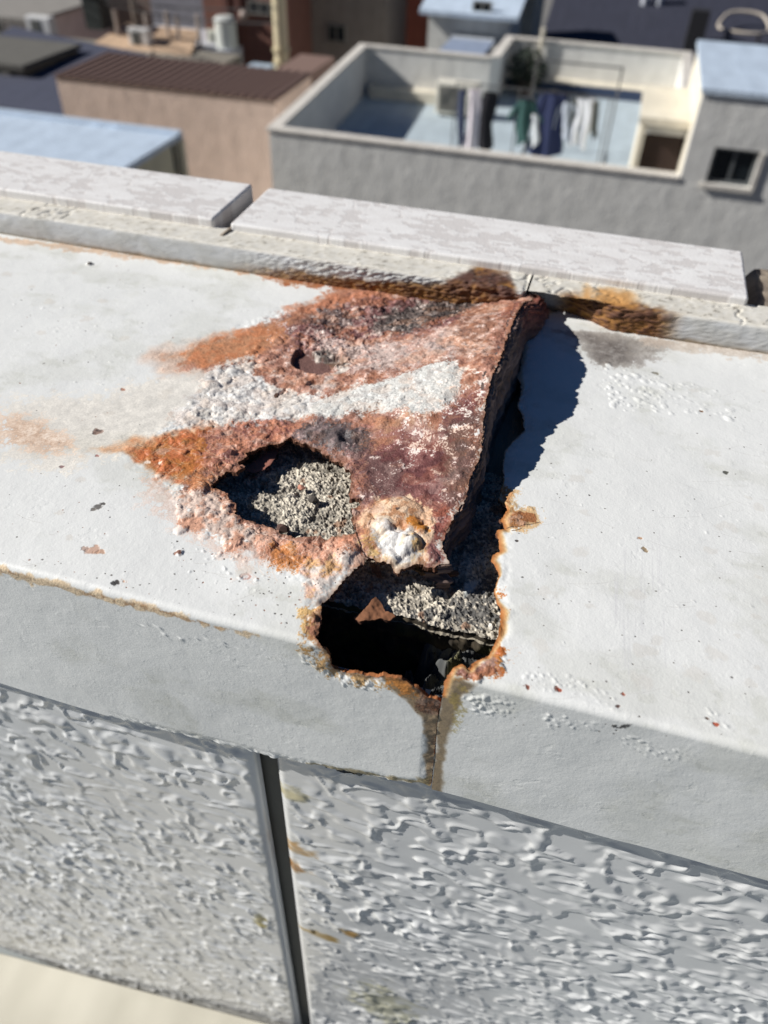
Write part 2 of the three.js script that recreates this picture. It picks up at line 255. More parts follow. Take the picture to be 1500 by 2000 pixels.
// ---------------------------------------------------------------- colour of the sheets: paint, rust, salts (what the metal carries; no light)
const WHITE = [230, 231, 228];
function paintSheet(W, Hh, x0, x1, s0, s1, layers, extra) {
  const px = new Uint8Array(W * Hh * 4), bump = new Uint8Array(W * Hh * 4), col = new Float32Array(3);
  const cx = (x1 - x0) / (W - 1), cs = (s1 - s0) / (Hh - 1);
  for (let j = 0; j < Hh; j++) for (let i = 0; i < W; i++) {
    const x = x0 + i * cx, s = s0 + j * cs, o = (j * W + i) * 4;
    const n1 = fbm(x * 70, s * 70, 4), n2 = fbm(x * 260 + 31, s * 260, 4), n3 = vn(x * 1500, s * 1500) * 0.6 + vn(x * 3100, s * 3100 + 7) * 0.4;
    const g1 = fbm(x * 26 + 3, s * 40, 4), g2 = fbm(x * 120 + 70, s * 170, 4), film = 0.035 * sst(0.05, 0.4, g1) + 0.03 * sst(0.12, 0.34, g2) * sst(-0.2, 0.3, g1);
    const mott = 1 + 0.012 * n1 + 0.01 * n3 - film;
    col[0] = WHITE[0] * mott; col[1] = WHITE[1] * mott; col[2] = WHITE[2] * (mott - film * 0.25); let rough = 0, rust = 0;
    const dx = 0.0045 * fbm(x * 110 + 12, s * 110, 3), dy = 0.0045 * fbm(x * 110, s * 110 + 44, 3);
    for (const L of layers) {
      const k0 = L.warp ?? 1, d = L.f(x + dx * k0, s + dy * k0); if (d < -L.reach) continue;
      let a = L.hard ? sst(-L.soft, L.soft, d + L.w1 * n1 + L.w2 * n2) : sst(-0.3, 0.3, (d + L.w1 * 0.6 * n1) / (L.soft * 1.5) + 1.1 * n2 + 0.7 * n3);
      if (a <= 0) continue;
      a *= L.a; if (L.grain) a *= clamp(1 - L.grain * (0.5 + 1.3 * n2 + 0.8 * n3)); if (L.salt) a *= sst(L.salt, L.salt + 0.16, n2 * 0.75 + n3 * 0.55);
      const v = 1 + (L.v ?? 0.16) * n2 + 0.14 * n3, c = L.c, c2 = L.c2, m = c2 ? sst(-0.2, 0.2, n1 * 0.6 + n2 * 0.8) : 0;
      for (let k = 0; k < 3; k++) { const t = (c2 ? lerp(c[k], c2[k], m) : c[k]) * v; col[k] += (t - col[k]) * a; }
      if (L.rough) rough = lerp(rough, L.rough, a); rust = lerp(rust, L.rust ?? (L.rough >= 0.9 ? 0.42 : 0), a);
    }
    if (rust > 0.05) { // flakes, chalk and orange bloom inside the rust, all with edges of their own
      const mixTo = (r, g, b, k) => { col[0] += (r - col[0]) * k; col[1] += (g - col[1]) * k; col[2] += (b - col[2]) * k; };
      const fo = fbm(x * 85 + 21, s * 120, 4), fc = fbm(x * 170 + 5, s * 230 + 8, 5), fd = fbm(x * 230 + 90, s * 300, 5), w = Math.abs(fbm(x * 330 + 60, s * 330, 3)), v = Math.abs(fbm(x * 200 + 9, s * 200 + 4, 4));
      { const g = (col[0] * 0.5 + col[1] * 0.35 + col[2] * 0.15) * 0.98, k = Math.min(0.2, rust * 0.35); mixTo(g, g * 0.95, g * 0.92, k); }
      mixTo(192, 118, 72, rust * 0.5 * sst(0.06, 0.2, fo)); mixTo(214, 194, 182, rust * 0.9 * sst(0.14, 0.24, fc) * sst(-0.1, 0.2, n1)); mixTo(84, 62, 56, rust * 0.8 * sst(0.2, 0.28, fd) * sst(0.1, -0.2, n1));
      mixTo(216, 204, 194, rust * (sst(0.03, 0, w) * sst(-0.1, 0.25, n1) * 0.6 + sst(0.022, 0, v) * sst(0.15, -0.2, n1) * 0.5)); mixTo(60, 44, 40, rust * 0.55 * sst(0.02, 0.004, Math.abs(fc + 0.02)) * sst(0, 0.2, fo));
    }
    if (extra) extra(x, s, col, n1, n2, n3);
    px[o] = clamp(col[0], 0, 255); px[o + 1] = clamp(col[1], 0, 255); px[o + 2] = clamp(col[2], 0, 255); px[o + 3] = 255;
    const b = 128 + 90 * rough * (0.55 * n2 + 0.6 * n3) + 10 * n3 + (1 - rough) * (1.6 * vn(x * 700, s * 45) + 14 * sst(0.3, 0.6, n2) - 26 * sst(0.34, 0.5, g2) * sst(0.1, 0.4, n1)); bump[o] = bump[o + 1] = bump[o + 2] = clamp(b, 0, 255); bump[o + 3] = 255;
  }
  const blend = (x, s, r, c, a) => {
    const i0 = Math.max(0, Math.floor((x - r - x0) / cx)), i1 = Math.min(W - 1, Math.ceil((x + r - x0) / cx)), j0 = Math.max(0, Math.floor((s - r - s0) / cs)), j1 = Math.min(Hh - 1, Math.ceil((s + r - s0) / cs));
    for (let j = j0; j <= j1; j++) for (let i = i0; i <= i1; i++) {
      const X = x0 + i * cx, S = s0 + j * cs, q = Math.hypot(X - x, (S - s) * 1.2) / r + 0.75 * fbm(X * 1.3 / r + x * 999, S * 1.3 / r, 3); if (q >= 1) continue;
      const k = a * sst(1, 0.6, q), o = (j * W + i) * 4; for (let m = 0; m < 3; m++) px[o + m] = clamp(px[o + m] + (c[m] - px[o + m]) * k, 0, 255);
      if (a > 0.75) bump[o] = bump[o + 1] = bump[o + 2] = clamp(bump[o] - 70 * k, 0, 255);
    }
  };
  const line = (xa, sa, xb, sb, r, c, a) => { const n = Math.ceil(Math.hypot(xb - xa, sb - sa) / (r * 0.8)); for (let k = 0; k <= n; k++) blend(lerp(xa, xb, k / n), lerp(sa, sb, k / n) + 0.0008 * Math.sin(k / n * 3), r, c, a); };
  return { px, bump, blend, line, W, H: Hh };
}
function layer(conv, pts, c, o = {}) { const f = polyGrid(pts.map(conv), 0.016); return { f, c, reach: 0.014, soft: 0.002, w1: 0.004, w2: 0.003, a: 1, rough: 1, ...o }; }
const lay = (pts, c, o) => layer(XSL, pts, c, o);
const LX0 = -0.47, LX1 = -0.01, LS0 = -0.53, LS1 = -0.07;
const leftLayers = [
  lay([[0, 780], [200, 770], [420, 700], [420, 800], [250, 880], [100, 920], [0, 900]], [226, 216, 200], { soft: 0.008, a: 0.5, rough: 0 }),
  lay([[-10, 806], [50, 808], [100, 835], [150, 870], [90, 885], [0, 870]], [217, 178, 148], { soft: 0.006, w1: 0.008, a: 0.75, grain: 0.4, rough: 0 }),
  lay([[280, 690], [400, 660], [520, 640], [500, 720], [400, 730], [330, 725]], [216, 184, 162], { soft: 0.008, w1: 0.008, w2: 0.003, a: 0.85, grain: 0.2, rough: 0.2, hard: 1 }),
  lay([[180, 875], [260, 862], [330, 850], [330, 900], [240, 885]], [208, 158, 118], { soft: 0.004, w1: 0.006, w2: 0.003, a: 0.8, rough: 0.1, hard: 1 }),
  lay([[270, 940], [350, 950], [430, 1060], [520, 1090], [500, 1120], [360, 1040], [300, 1000]], [222, 190, 172], { soft: 0.006, w1: 0.009, a: 0.8, grain: 0.5, rough: 0.2 }),
  // the rust bloom
  lay([[380, 690], [430, 668], [480, 650], [560, 610], [650, 580], [640, 560], [720, 545], [860, 535], [1050, 572], [1010, 690], [960, 790], [945, 893], [920, 967], [870, 1060], [860, 1105], [780, 1122], [722, 1090], [690, 1110], [650, 1120], [600, 1115], [560, 1105], [500, 1075], [440, 1050], [380, 1025], [360, 985], [340, 940], [330, 890], [370, 850], [430, 832], [600, 800], [500, 740], [420, 730], [350, 712]], [168, 114, 94], { c2: [190, 142, 122], soft: 0.005, w1: 0.007, w2: 0.005, v: 0.2 }),
  lay([[330, 695], [400, 668], [500, 640], [590, 615], [560, 670], [480, 700], [400, 715]], [200, 142, 104], { c2: [190, 124, 86], soft: 0.0055, w1: 0.007, w2: 0.005, hard: 1, rust: 0.12, rough: 0.6 }),
  lay([[560, 600], [640, 580], [760, 565], [720, 600], [600, 615]], [188, 124, 94], { soft: 0.005, w2: 0.004, hard: 1, rust: 0.15 }),
  lay([[560, 640], [700, 590], [900, 565], [960, 610], [880, 640], [760, 660], [640, 690], [560, 680]], [124, 78, 76], { c2: [154, 104, 98], soft: 0.007, w1: 0.008, rust: 0.8 }),
  lay([[740, 612], [800, 595], [880, 580], [935, 588], [930, 612], [860, 625], [820, 648], [760, 655], [720, 645]], [74, 66, 63], { c2: [112, 98, 92], soft: 0.006, w1: 0.008, w2: 0.005, v: 0.3 }),
  lay([[590, 625], [660, 600], [700, 625], [650, 660]], [92, 78, 75], { soft: 0.007, w1: 0.008, a: 0.8 }),
  lay([[600, 650], [700, 665], [840, 660], [960, 620], [960, 690], [880, 705], [780, 725], [690, 735], [640, 720]], [196, 178, 170], { c2: [176, 140, 128], soft: 0.006, w1: 0.008, w2: 0.006, a: 0.9 }),
  lay([[900, 600], [1010, 590], [995, 650], [975, 700], [900, 708], [880, 660]], [154, 104, 80], { c2: [184, 146, 128], soft: 0.006, w1: 0.008, a: 0.9 }),
  lay([[980, 600], [1046, 572], [1010, 640], [975, 705], [960, 680]], [152, 92, 74], { c2: [172, 120, 100], soft: 0.006, w1: 0.006 }),
  // white lime crust and paint bubbles
  lay([[325, 838], [335, 806], [380, 765], [392, 735], [440, 708], [485, 698], [505, 735], [555, 765], [610, 775], [670, 770], [680, 815], [610, 822], [470, 838]], [224, 222, 218], { c2: [206, 200, 192], soft: 0.004, rust: 0.18, w1: 0.005, w2: 0.004, rough: 0.4 }),
  lay([[600, 818], [620, 782], [690, 756], [790, 728], [878, 702], [908, 730], [898, 778], [845, 818], [815, 848], [770, 818], [700, 812], [640, 818]], [214, 214, 209], { c2: [196, 194, 188], soft: 0.004, rust: 0.18, w1: 0.004, w2: 0.005, rough: 0.7 }),
  lay([[660, 850], [900, 760], [890, 700], [640, 770]], [118, 104, 96], { a: 0.75, salt: 0.42, soft: 0.003 }),
  // greys and maroons
  lay([[560, 850], [590, 825], [640, 822], [720, 835], [740, 870], [720, 900], [650, 895], [600, 868]], [92, 82, 82], { c2: [124, 106, 105], soft: 0.006, w1: 0.006, v: 0.25, rust: 0.2 }),
  lay([[655, 850], [680, 842], [695, 858], [680, 872]], [58, 52, 56], { soft: 0.004 }),
  lay([[720, 820], [800, 800], [850, 830], [800, 870], [740, 870]], [176, 128, 98], { c2: [158, 104, 88], soft: 0.006, w1: 0.008, a: 0.85 }),
  lay([[690, 890], [760, 860], [850, 830], [900, 770], [950, 760], [944, 850], [935, 900], [915, 965], [880, 1020], [860, 1060], [820, 1010], [760, 985], [700, 985], [690, 940]], [112, 66, 65], { c2: [134, 86, 81], soft: 0.008, w1: 0.007, w2: 0.004, v: 0.2, rust: 0.28 }),
  lay([[860, 830], [945, 790], [940, 880], [915, 960], [890, 990], [870, 930]], [104, 88, 78], { soft: 0.007, w1: 0.007, a: 0.8, grain: 0.4, rust: 0.2 }),
  lay([[700, 880], [780, 900], [780, 970], [700, 980]], [104, 78, 75], { soft: 0.007, w1: 0.008, a: 0.8, rust: 0.2 }),
  lay([[850, 1000], [900, 985], [870, 1060], [835, 1060]], [170, 92, 78], { soft: 0.004, a: 0.8 }),
  lay([[800, 760], [900, 720], [955, 760], [945, 850], [880, 880], [800, 860]], [228, 218, 208], { a: 0.95, salt: 0.16, soft: 0.008 }),
  lay([[690, 870], [940, 830], [900, 1000], [700, 980]], [214, 200, 190], { a: 0.8, salt: 0.36, soft: 0.008 }),
  lay([[540, 620], [960, 570], [960, 700], [560, 740]], [218, 206, 198], { a: 0.8, salt: 0.34, soft: 0.008 }),
  // orange to the left of the big hole
  lay([[255, 882], [330, 850], [420, 830], [440, 860], [400, 920], [340, 950], [290, 915]], [194, 120, 62], { c2: [184, 106, 64], soft: 0.005, w1: 0.006, w2: 0.004, hard: 1, rust: 0.14, rough: 0.6 }),
  lay([[400, 845], [480, 825], [600, 822], [560, 855], [480, 880], [440, 905], [400, 920]], [146, 90, 84], { c2: [184, 122, 98], soft: 0.005, w1: 0.007 }),
  lay([[345, 930], [420, 920], [440, 955], [380, 965]], [196, 124, 78], { soft: 0.004, w1: 0.006 }),
  lay([[335, 960], [430, 955], [456, 990], [465, 1010], [530, 1035], [560, 1052], [520, 1075], [440, 1055], [380, 1035], [350, 1005]], [214, 192, 178], { c2: [196, 150, 126], soft: 0.003, w1: 0.006, w2: 0.004, rough: 0.5 }),
  lay([[470, 1062], [560, 1050], [690, 1045], [715, 1070], [700, 1098], [640, 1110], [560, 1110], [500, 1090]], [202, 142, 114], { c2: [212, 164, 140], soft: 0.004, w1: 0.006, w2: 0.003, hard: 1, rust: 0.15 }),
  lay([[530, 1080], [570, 1065], [600, 1090], [580, 1115], [545, 1105]], [196, 120, 58], { soft: 0.005, w1: 0.006, a: 0.9 }),
  lay([[600, 1110], [680, 1080], [715, 1090], [650, 1150], [615, 1185], [590, 1170]], [224, 212, 202], { c2: [212, 176, 156], soft: 0.003, w1: 0.005, w2: 0.005, rough: 0.4 }),
  lay([[610, 1105], [640, 1095], [660, 1110], [630, 1125]], [200, 150, 90], { soft: 0.004, w1: 0.006, a: 0.8 }),
  // the lifted flap with its white blisters
  lay([[700, 1020], [730, 985], [800, 975], [840, 995], [850, 1050], [840, 1100], [780, 1118], [720, 1085]], [196, 138, 96], { c2: [214, 182, 150], soft: 0.002, w1: 0.003, w2: 0.003 }),
  lay([[722, 1040], [735, 1012], [762, 1012], [778, 1036], [802, 1034], [826, 1054], [828, 1084], [806, 1106], [780, 1118], [748, 1096], [728, 1072]], [226, 224, 220], { c2: [206, 190, 168], soft: 0.0012, w1: 0.0015, w2: 0.0025, rough: 0.4, hard: 1, warp: 0.6, rust: 0.12 }),
  lay([[700, 1060], [725, 1060], [748, 1088], [738, 1094], [715, 1080]], [198, 160, 92], { soft: 0.003, w1: 0.003, a: 0.8 }),
  lay([[795, 1028], [805, 1012], [825, 1018], [836, 1040], [815, 1046]], [178, 108, 34], { soft: 0.002, w1: 0.002 }),
  lay([[800, 1075], [826, 1066], [828, 1084], [808, 1090]], [206, 160, 90], { soft: 0.003, a: 0.8 }),
  lay([[832, 1090], [850, 1062], [870, 1085], [865, 1100], [838, 1106]], [140, 92, 88], { soft: 0.003 }),
  // opened blister and pits
  lay([[568, 700], [578, 686], [604, 684], [614, 694], [645, 700], [650, 716], [622, 732], [598, 727], [576, 718]], [110, 82, 76], { soft: 0.0006, w1: 0.0005, w2: 0.0008, v: 0.05, hard: 1, warp: 0.2, rust: 0 }),
  lay([[612, 690], [650, 684], [692, 706], [680, 726], [650, 732], [655, 714]], [96, 86, 80], { c2: [190, 180, 170], soft: 0.002, w2: 0.004, w1: 0.003 }),
  lay([[600, 745], [650, 735], [640, 760], [605, 765]], [120, 104, 98], { c2: [180, 160, 150], soft: 0.003, w2: 0.004 }),
  // back seam, front cut, front edge
  lay([[430, 516], [520, 524], [640, 536], [720, 548], [860, 562], [860, 575], [700, 566], [560, 556]], [188, 124, 82], { c2: [166, 100, 64], soft: 0.003, w1: 0.003 }),
  lay([[0, 462], [240, 492], [430, 514], [560, 534], [560, 546], [430, 526], [240, 502], [0, 472]], [202, 176, 152], { soft: 0.003, w1: 0.003, a: 0.85, rough: 0.2 }),
  lay([[594, 1182], [622, 1172], [650, 1190], [650, 1260], [640, 1290, 1], [610, 1270], [592, 1240]], [190, 132, 74], { c2: [212, 172, 110], soft: 0.004, w1: 0.004 }),
  lay([[612, 1190], [640, 1190], [640, 1262], [618, 1262], [606, 1240]], [138, 88, 66], { c2: [168, 112, 84], soft: 0.002, w1: 0.003 }),
  lay([[-20, 1103], [100, 1137], [250, 1172], [330, 1192], [420, 1216], [500, 1236], [420, 1226], [330, 1205], [250, 1187], [100, 1146], [-20, 1116]], [178, 138, 98], { c2: [214, 190, 156], soft: 0.0009, w1: 0.0022, w2: 0.003, a: 0.9, rough: 0.3, hard: 1, warp: 0.4 }),
  // fascia
  lay([[600, 1268, 1], [660, 1306, 1], [730, 1318, 1], [760, 1340, 1], [690, 1332, 1], [640, 1318, 1]], [172, 130, 76], { soft: 0.004, w1: 0.004, a: 0.8, rough: 0.3 }),
  lay([[735, 1318, 1], [800, 1330, 1], [862, 1370, 1], [850, 1560, 1], [828, 1560, 1], [830, 1450, 1], [824, 1400, 1], [798, 1370, 1], [760, 1345, 1]], [120, 96, 66], { soft: 0.0011, w1: 0.0012, w2: 0.0012, a: 0.8, rough: 0.2, hard: 1, warp: 0.3 }),
  lay([[738, 1320, 1], [776, 1322, 1], [805, 1338, 1], [830, 1365, 1], [800, 1360, 1], [760, 1340, 1]], [186, 122, 58], { soft: 0.003, w1: 0.003, a: 0.9, rough: 0.5 }),
  lay([[800, 1335, 1], [835, 1358, 1], [866, 1372, 1], [866, 1398, 1], [830, 1392, 1]], [98, 64, 46], { soft: 0.002, w1: 0.002, a: 0.9 }),
  lay([[600, 1500, 1], [700, 1521, 1], [800, 1537, 1], [842, 1545, 1], [842, 1520, 1], [800, 1528, 1], [700, 1511, 1]], [150, 134, 96], { soft: 0.0015, w1: 0.0015, a: 0.8, rough: 0, hard: 1, warp: 0.3 }),
];
console.log('left layers', leftLayers.length);
const texL = paintSheet(1792, 1792, LX0, LX1, LS0, LS1, leftLayers, (x, s, col, n1, n2, n3) => {
  const e = insideL(x, s); if (e < 0.0022 && x > -0.19 && s < -0.165) { const a = 0.55 * (1 - clamp(e / 0.0022)); col[0] = lerp(col[0], 120, a); col[1] = lerp(col[1], 84, a); col[2] = lerp(col[2], 62, a); }
});
{
  const at = (px, py, f) => XSL([px, py, f]);
  for (const [x, s, r] of BLIST) if (rnd() < 0.22) texL.blend(x + rr(-.3, .3) * r, s + rr(-.3, .3) * r, Math.max(0.00035, r * rr(0.06, 0.14)), [60, 50, 48], 0.8); // pinholes in blisters
  const pits = (poly, n, r0, r1) => { for (let k = 0, t = 0; k < n && t < 9999; t++) { const px = rr(0, 900), py = rr(470, 1250); if (!inPoly(poly, px, py)) continue; k++; const q = at(px, py); texL.blend(q[0], q[1], rr(r0, r1), rnd() < 0.25 ? [120, 70, 52] : [62, 56, 52], rr(0.5, 0.95)); } };
  pits([[0, 480], [400, 545], [500, 600], [280, 690], [0, 760]], 34, 0.00025, 0.0007);
  pits([[0, 1070], [330, 1130], [600, 1150], [590, 1240], [300, 1170], [0, 1100]], 50, 0.0002, 0.0006);
  pits([[310, 1040], [520, 1100], [600, 1160], [560, 1210], [330, 1120]], 42, 0.0002, 0.0006);
  pits([[0, 760], [300, 760], [300, 1050], [0, 1060]], 40, 0.0002, 0.0005);
  for (const [px, py, r, c] of [[190, 842, 10, [140, 112, 100]], [192, 840, 6, [96, 82, 76]], [185, 845, 5, [120, 100, 92]], [192, 990, 8, [96, 92, 88]], [184, 996, 6, [110, 104, 98]], [202, 985, 5, [80, 76, 72]], [180, 1076, 12, [198, 160, 138]], [196, 1080, 10, [190, 152, 128]], [166, 1074, 8, [186, 160, 146]], [224, 1141, 6, [52, 50, 50]], [230, 1138, 6, [58, 54, 52]], [242, 1136, 5, [206, 158, 128]], [350, 1081, 7, [120, 76, 60]], [176, 517, 7, [66, 52, 44]], [120, 912, 5, [140, 110, 108]], [240, 759, 5, [170, 120, 100]], [190, 890, 4, [170, 116, 108]], [480, 1126, 9, [196, 160, 150]], [480, 1126, 6, [222, 222, 220]], [287, 903, 6, [236, 222, 210]], [312, 905, 5, [236, 218, 204]], [672, 1089, 3, [70, 50, 44]], [660, 1080, 3, [80, 60, 50]]]) { const q = at(px, py); texL.blend(q[0], q[1], r * pxm(py) * 1.1, c, 0.85); }
  for (let k = 0; k < 60; k++) { // fine scratches through the orange
    const px = rr(250, 420), py = rr(850, 970), an = rr(-1, 1), l = rr(15, 60), a = at(px, py), b = at(px + l * Math.cos(an), py + l * Math.sin(an)); texL.line(a[0], a[1], b[0], b[1], 0.00022, [228, 196, 164], 0.45);
  }
  for (let k = 0; k < 45; k++) { const px = rr(470, 640), py = rr(1055, 1110), an = rr(-1.4, 1.4), l = rr(15, 50), a = at(px, py), b = at(px + l * Math.cos(an), py + l * Math.sin(an)); texL.line(a[0], a[1], b[0], b[1], 0.0002, [232, 208, 190], 0.4); }
  for (let k = 0; k < 70; k++) { const px = rr(0, 560), py = rr(480, 1180), an = rr(-0.4, 0.5), l = rr(10, 70), a = at(px, py), b = at(px + l * Math.cos(an), py + l * Math.sin(an)); texL.line(a[0], a[1], b[0], b[1], 0.00018, [196, 192, 186], 0.35); }
  for (let k = 0; k < 26; k++) { const q = at(rr(0, 500), rr(480, 1150)); texL.blend(q[0], q[1], rr(0.0015, 0.005), [214, 206, 194], 0.35); }
  const crack = [[722, 1088], [712, 1078], [706, 1066], [698, 1040], [694, 1020]]; for (let k = 1; k < crack.length; k++) { const a = at(...crack[k - 1]), b = at(...crack[k]); texL.line(a[0], a[1], b[0], b[1], 0.0004, [70, 44, 34], 0.9); }
}
console.log('left texture');
const layR = (pts, c, o) => layer(XSR, pts, c, o);
const rightLayers = [
  layR([[1090, 640], [1180, 650], [1300, 665], [1300, 690], [1250, 715], [1180, 718], [1140, 690]], [150, 142, 134], { soft: 0.005, w1: 0.008, a: 0.85, grain: 0.3, rough: 0.5 }),
  layR([[1130, 650], [1230, 672], [1240, 705], [1170, 708]], [104, 98, 94], { soft: 0.006, w1: 0.008, a: 0.7, grain: 0.3, rough: 0.5 }),
  layR([[1250, 655], [1500, 680], [1500, 705], [1250, 672]], [192, 176, 160], { soft: 0.004, w1: 0.004, a: 0.8, grain: 0.3, rough: 0.2 }),
  layR([[985, 955], [1000, 960], [1010, 985], [1040, 995], [1042, 1028], [985, 1035], [970, 1010], [965, 970]], [206, 168, 118], { soft: 0.004, w1: 0.003, a: 0.85, rough: 0.4 }),
  layR([[984, 995], [1005, 996], [1030, 1003], [1036, 1018], [1010, 1026], [984, 1030]], [176, 122, 72], { c2: [150, 98, 60], soft: 0.001, w1: 0.001 }),
  layR([[972, 960], [988, 950], [1000, 985], [985, 988]], [176, 116, 60], { c2: [196, 140, 90], soft: 0.002, w1: 0.002 }),
  layR([[950, 1120], [972, 1130], [976, 1180], [984, 1200], [984, 1225], [975, 1260], [996, 1270], [980, 1315], [930, 1325], [870, 1330], [880, 1290], [920, 1290], [955, 1270], [970, 1230], [960, 1180]], [196, 128, 66], { c2: [180, 104, 54], soft: 0.003, w1: 0.002, rough: 0.6 }),
  layR([[868, 1325], [880, 1295], [905, 1288], [930, 1284], [960, 1270], [975, 1280], [965, 1312], [930, 1322]], [142, 94, 82], { c2: [172, 112, 80], soft: 0.002, w1: 0.002 }),
  layR([[870, 1316], [905, 1322], [930, 1334], [925, 1346, 1], [908, 1356, 1], [892, 1378, 1], [874, 1440, 1], [864, 1556, 1], [836, 1552, 1], [852, 1440, 1], [860, 1360, 1]], [122, 100, 70], { soft: 0.0013, w1: 0.0012, w2: 0.0012, a: 0.78, rough: 0.1, hard: 1, warp: 0.3 }),
  layR([[890, 1350, 1], [905, 1345, 1], [893, 1400, 1], [878, 1420, 1]], [150, 132, 72], { soft: 0.004, a: 0.6, rough: 0.1 }),
  layR([[1195, 1412, 1], [1225, 1415, 1], [1222, 1428, 1], [1200, 1424, 1]], [78, 78, 78], { soft: 0.001, w2: 0.002 }),
];
const texR = paintSheet(896, 1792, -0.03, 0.2, LS0, LS1, rightLayers, (x, s, col, n1, n2) => {
  const e = SR(x, s); if (x < 0.05 && s < -0.168) { const w = 0.0007 + 0.0026 * clamp(0.25 + fbm(s * 60, 3, 2) * 1.9); const a = clamp(sst(-0.55, -0.25, -e / (w * 2.4) + 0.12 * n2) * (s < -0.31 ? 0.45 : 1) * 0.95); const m = sst(w * 1.1, 0, e); col[0] = lerp(col[0], lerp(214, 176, m), a); col[1] = lerp(col[1], lerp(186, 112, m), a); col[2] = lerp(col[2], lerp(138, 62, m), a); }
});
{
  const at = (px, py, f) => XSR([px, py, f]);
  for (let k = 0; k < 95; k++) { const q = at(rr(1000, 1500), rr(760, 1450)); texR.blend(q[0], q[1], rr(0.00025, 0.0006), [70, 64, 60], rr(0.5, 0.9)); }
  for (const [px, py, r, c] of [[1369, 803, 5, [110, 74, 46]], [1418, 923, 6, [82, 82, 74]], [1280, 728, 7, [140, 136, 122]], [1250, 1052, 4, [190, 150, 120]], [1258, 1072, 5, [150, 130, 104]], [1262, 1077, 5, [160, 140, 112]], [1030, 1341, 5, [120, 66, 52]], [1086, 1346, 5, [104, 60, 48]], [1092, 1350, 4, [150, 70, 50]], [1207, 1380, 3, [84, 60, 54]], [1398, 1415, 4, [164, 72, 48]], [1382, 1404, 3, [90, 70, 60]], [1217, 1356, 3, [150, 80, 60]], [1009, 1057, 3, [70, 64, 60]]]) { const q = at(px, py); texR.blend(q[0], q[1], r * 0.0003, c, 0.9); }
  for (let k = 0; k < 26; k++) { const px = rr(1200, 1300), py = rr(1030, 1280), a = at(px, py), b = at(px + rr(-6, 6), py + rr(40, 110)); texR.line(a[0], a[1], b[0], b[1], 0.0003, [216, 216, 216], 0.35); }
  for (let k = 0; k < 60; k++) { const px = rr(1020, 1500), py = rr(760, 1400), an = rr(-0.3, 0.6), l = rr(10, 80), a = at(px, py), b = at(px + l * Math.cos(an), py + l * Math.sin(an)); texR.line(a[0], a[1], b[0], b[1], 0.0002, [204, 202, 198], 0.35); }
  for (let k = 0; k < 30; k++) { const q = at(rr(1020, 1500), rr(760, 1400)); texR.blend(q[0], q[1], rr(0.0015, 0.006), [214, 210, 202], 0.4); }
  for (const [pa, pb] of [[[990, 1030], [1055, 1020]], [[1000, 1036], [1020, 1031]]]) { const a = at(...pa), b = at(...pb); texR.line(a[0], a[1], b[0], b[1], 0.00028, [110, 84, 66], 0.8); }
}
console.log('textures done');
const matSheet = t => new THREE.MeshPhysicalMaterial({ map: dataTex(t.W, t.H, t.px), bumpMap: dataTex(t.W, t.H, t.bump, false), bumpScale: 0.0007, roughness: 0.5, specularIntensity: 0.6 });
const matL = matSheet(texL), matR = matSheet(texR);

function gridLines(list) { const o = [list[0][0]]; for (let k = 1; k < list.length; k++) { const [a] = list[k - 1], [b, st] = list[k], n = Math.max(1, Math.round((b - a) / st)); for (let i = 1; i <= n; i++) o.push(lerp(a, b, i / n)); } return o; }
function posL(x, s) {
  const [y, z, ny, nz] = profile(s, ZL), h = RL.at(x, s), w = sst(0, 1, ny);
  const wav = s > -0.17 ? 0.0012 * Math.sin(x * 21) * sst(-0.17, -0.1, s) : 0;
  return [x, y + lift(x, z) * w + ny * h + 0.0012 * fbm(x * 9, z * 9, 2) * ny, z + nz * h + wav + 0.0009 * fbm(x * 11 + 7, s * 8, 2) * nz];
}
function posR(x, s) { const [y, z, ny, nz] = profile(s, ZR), h = RR.at(x, s); return [x, y + ny * (h + 0.001 * fbm(x * 12 + 3, z * 12, 2)), z + nz * (h + 0.0009 * fbm(x * 10 + 1, s * 8, 2))]; }
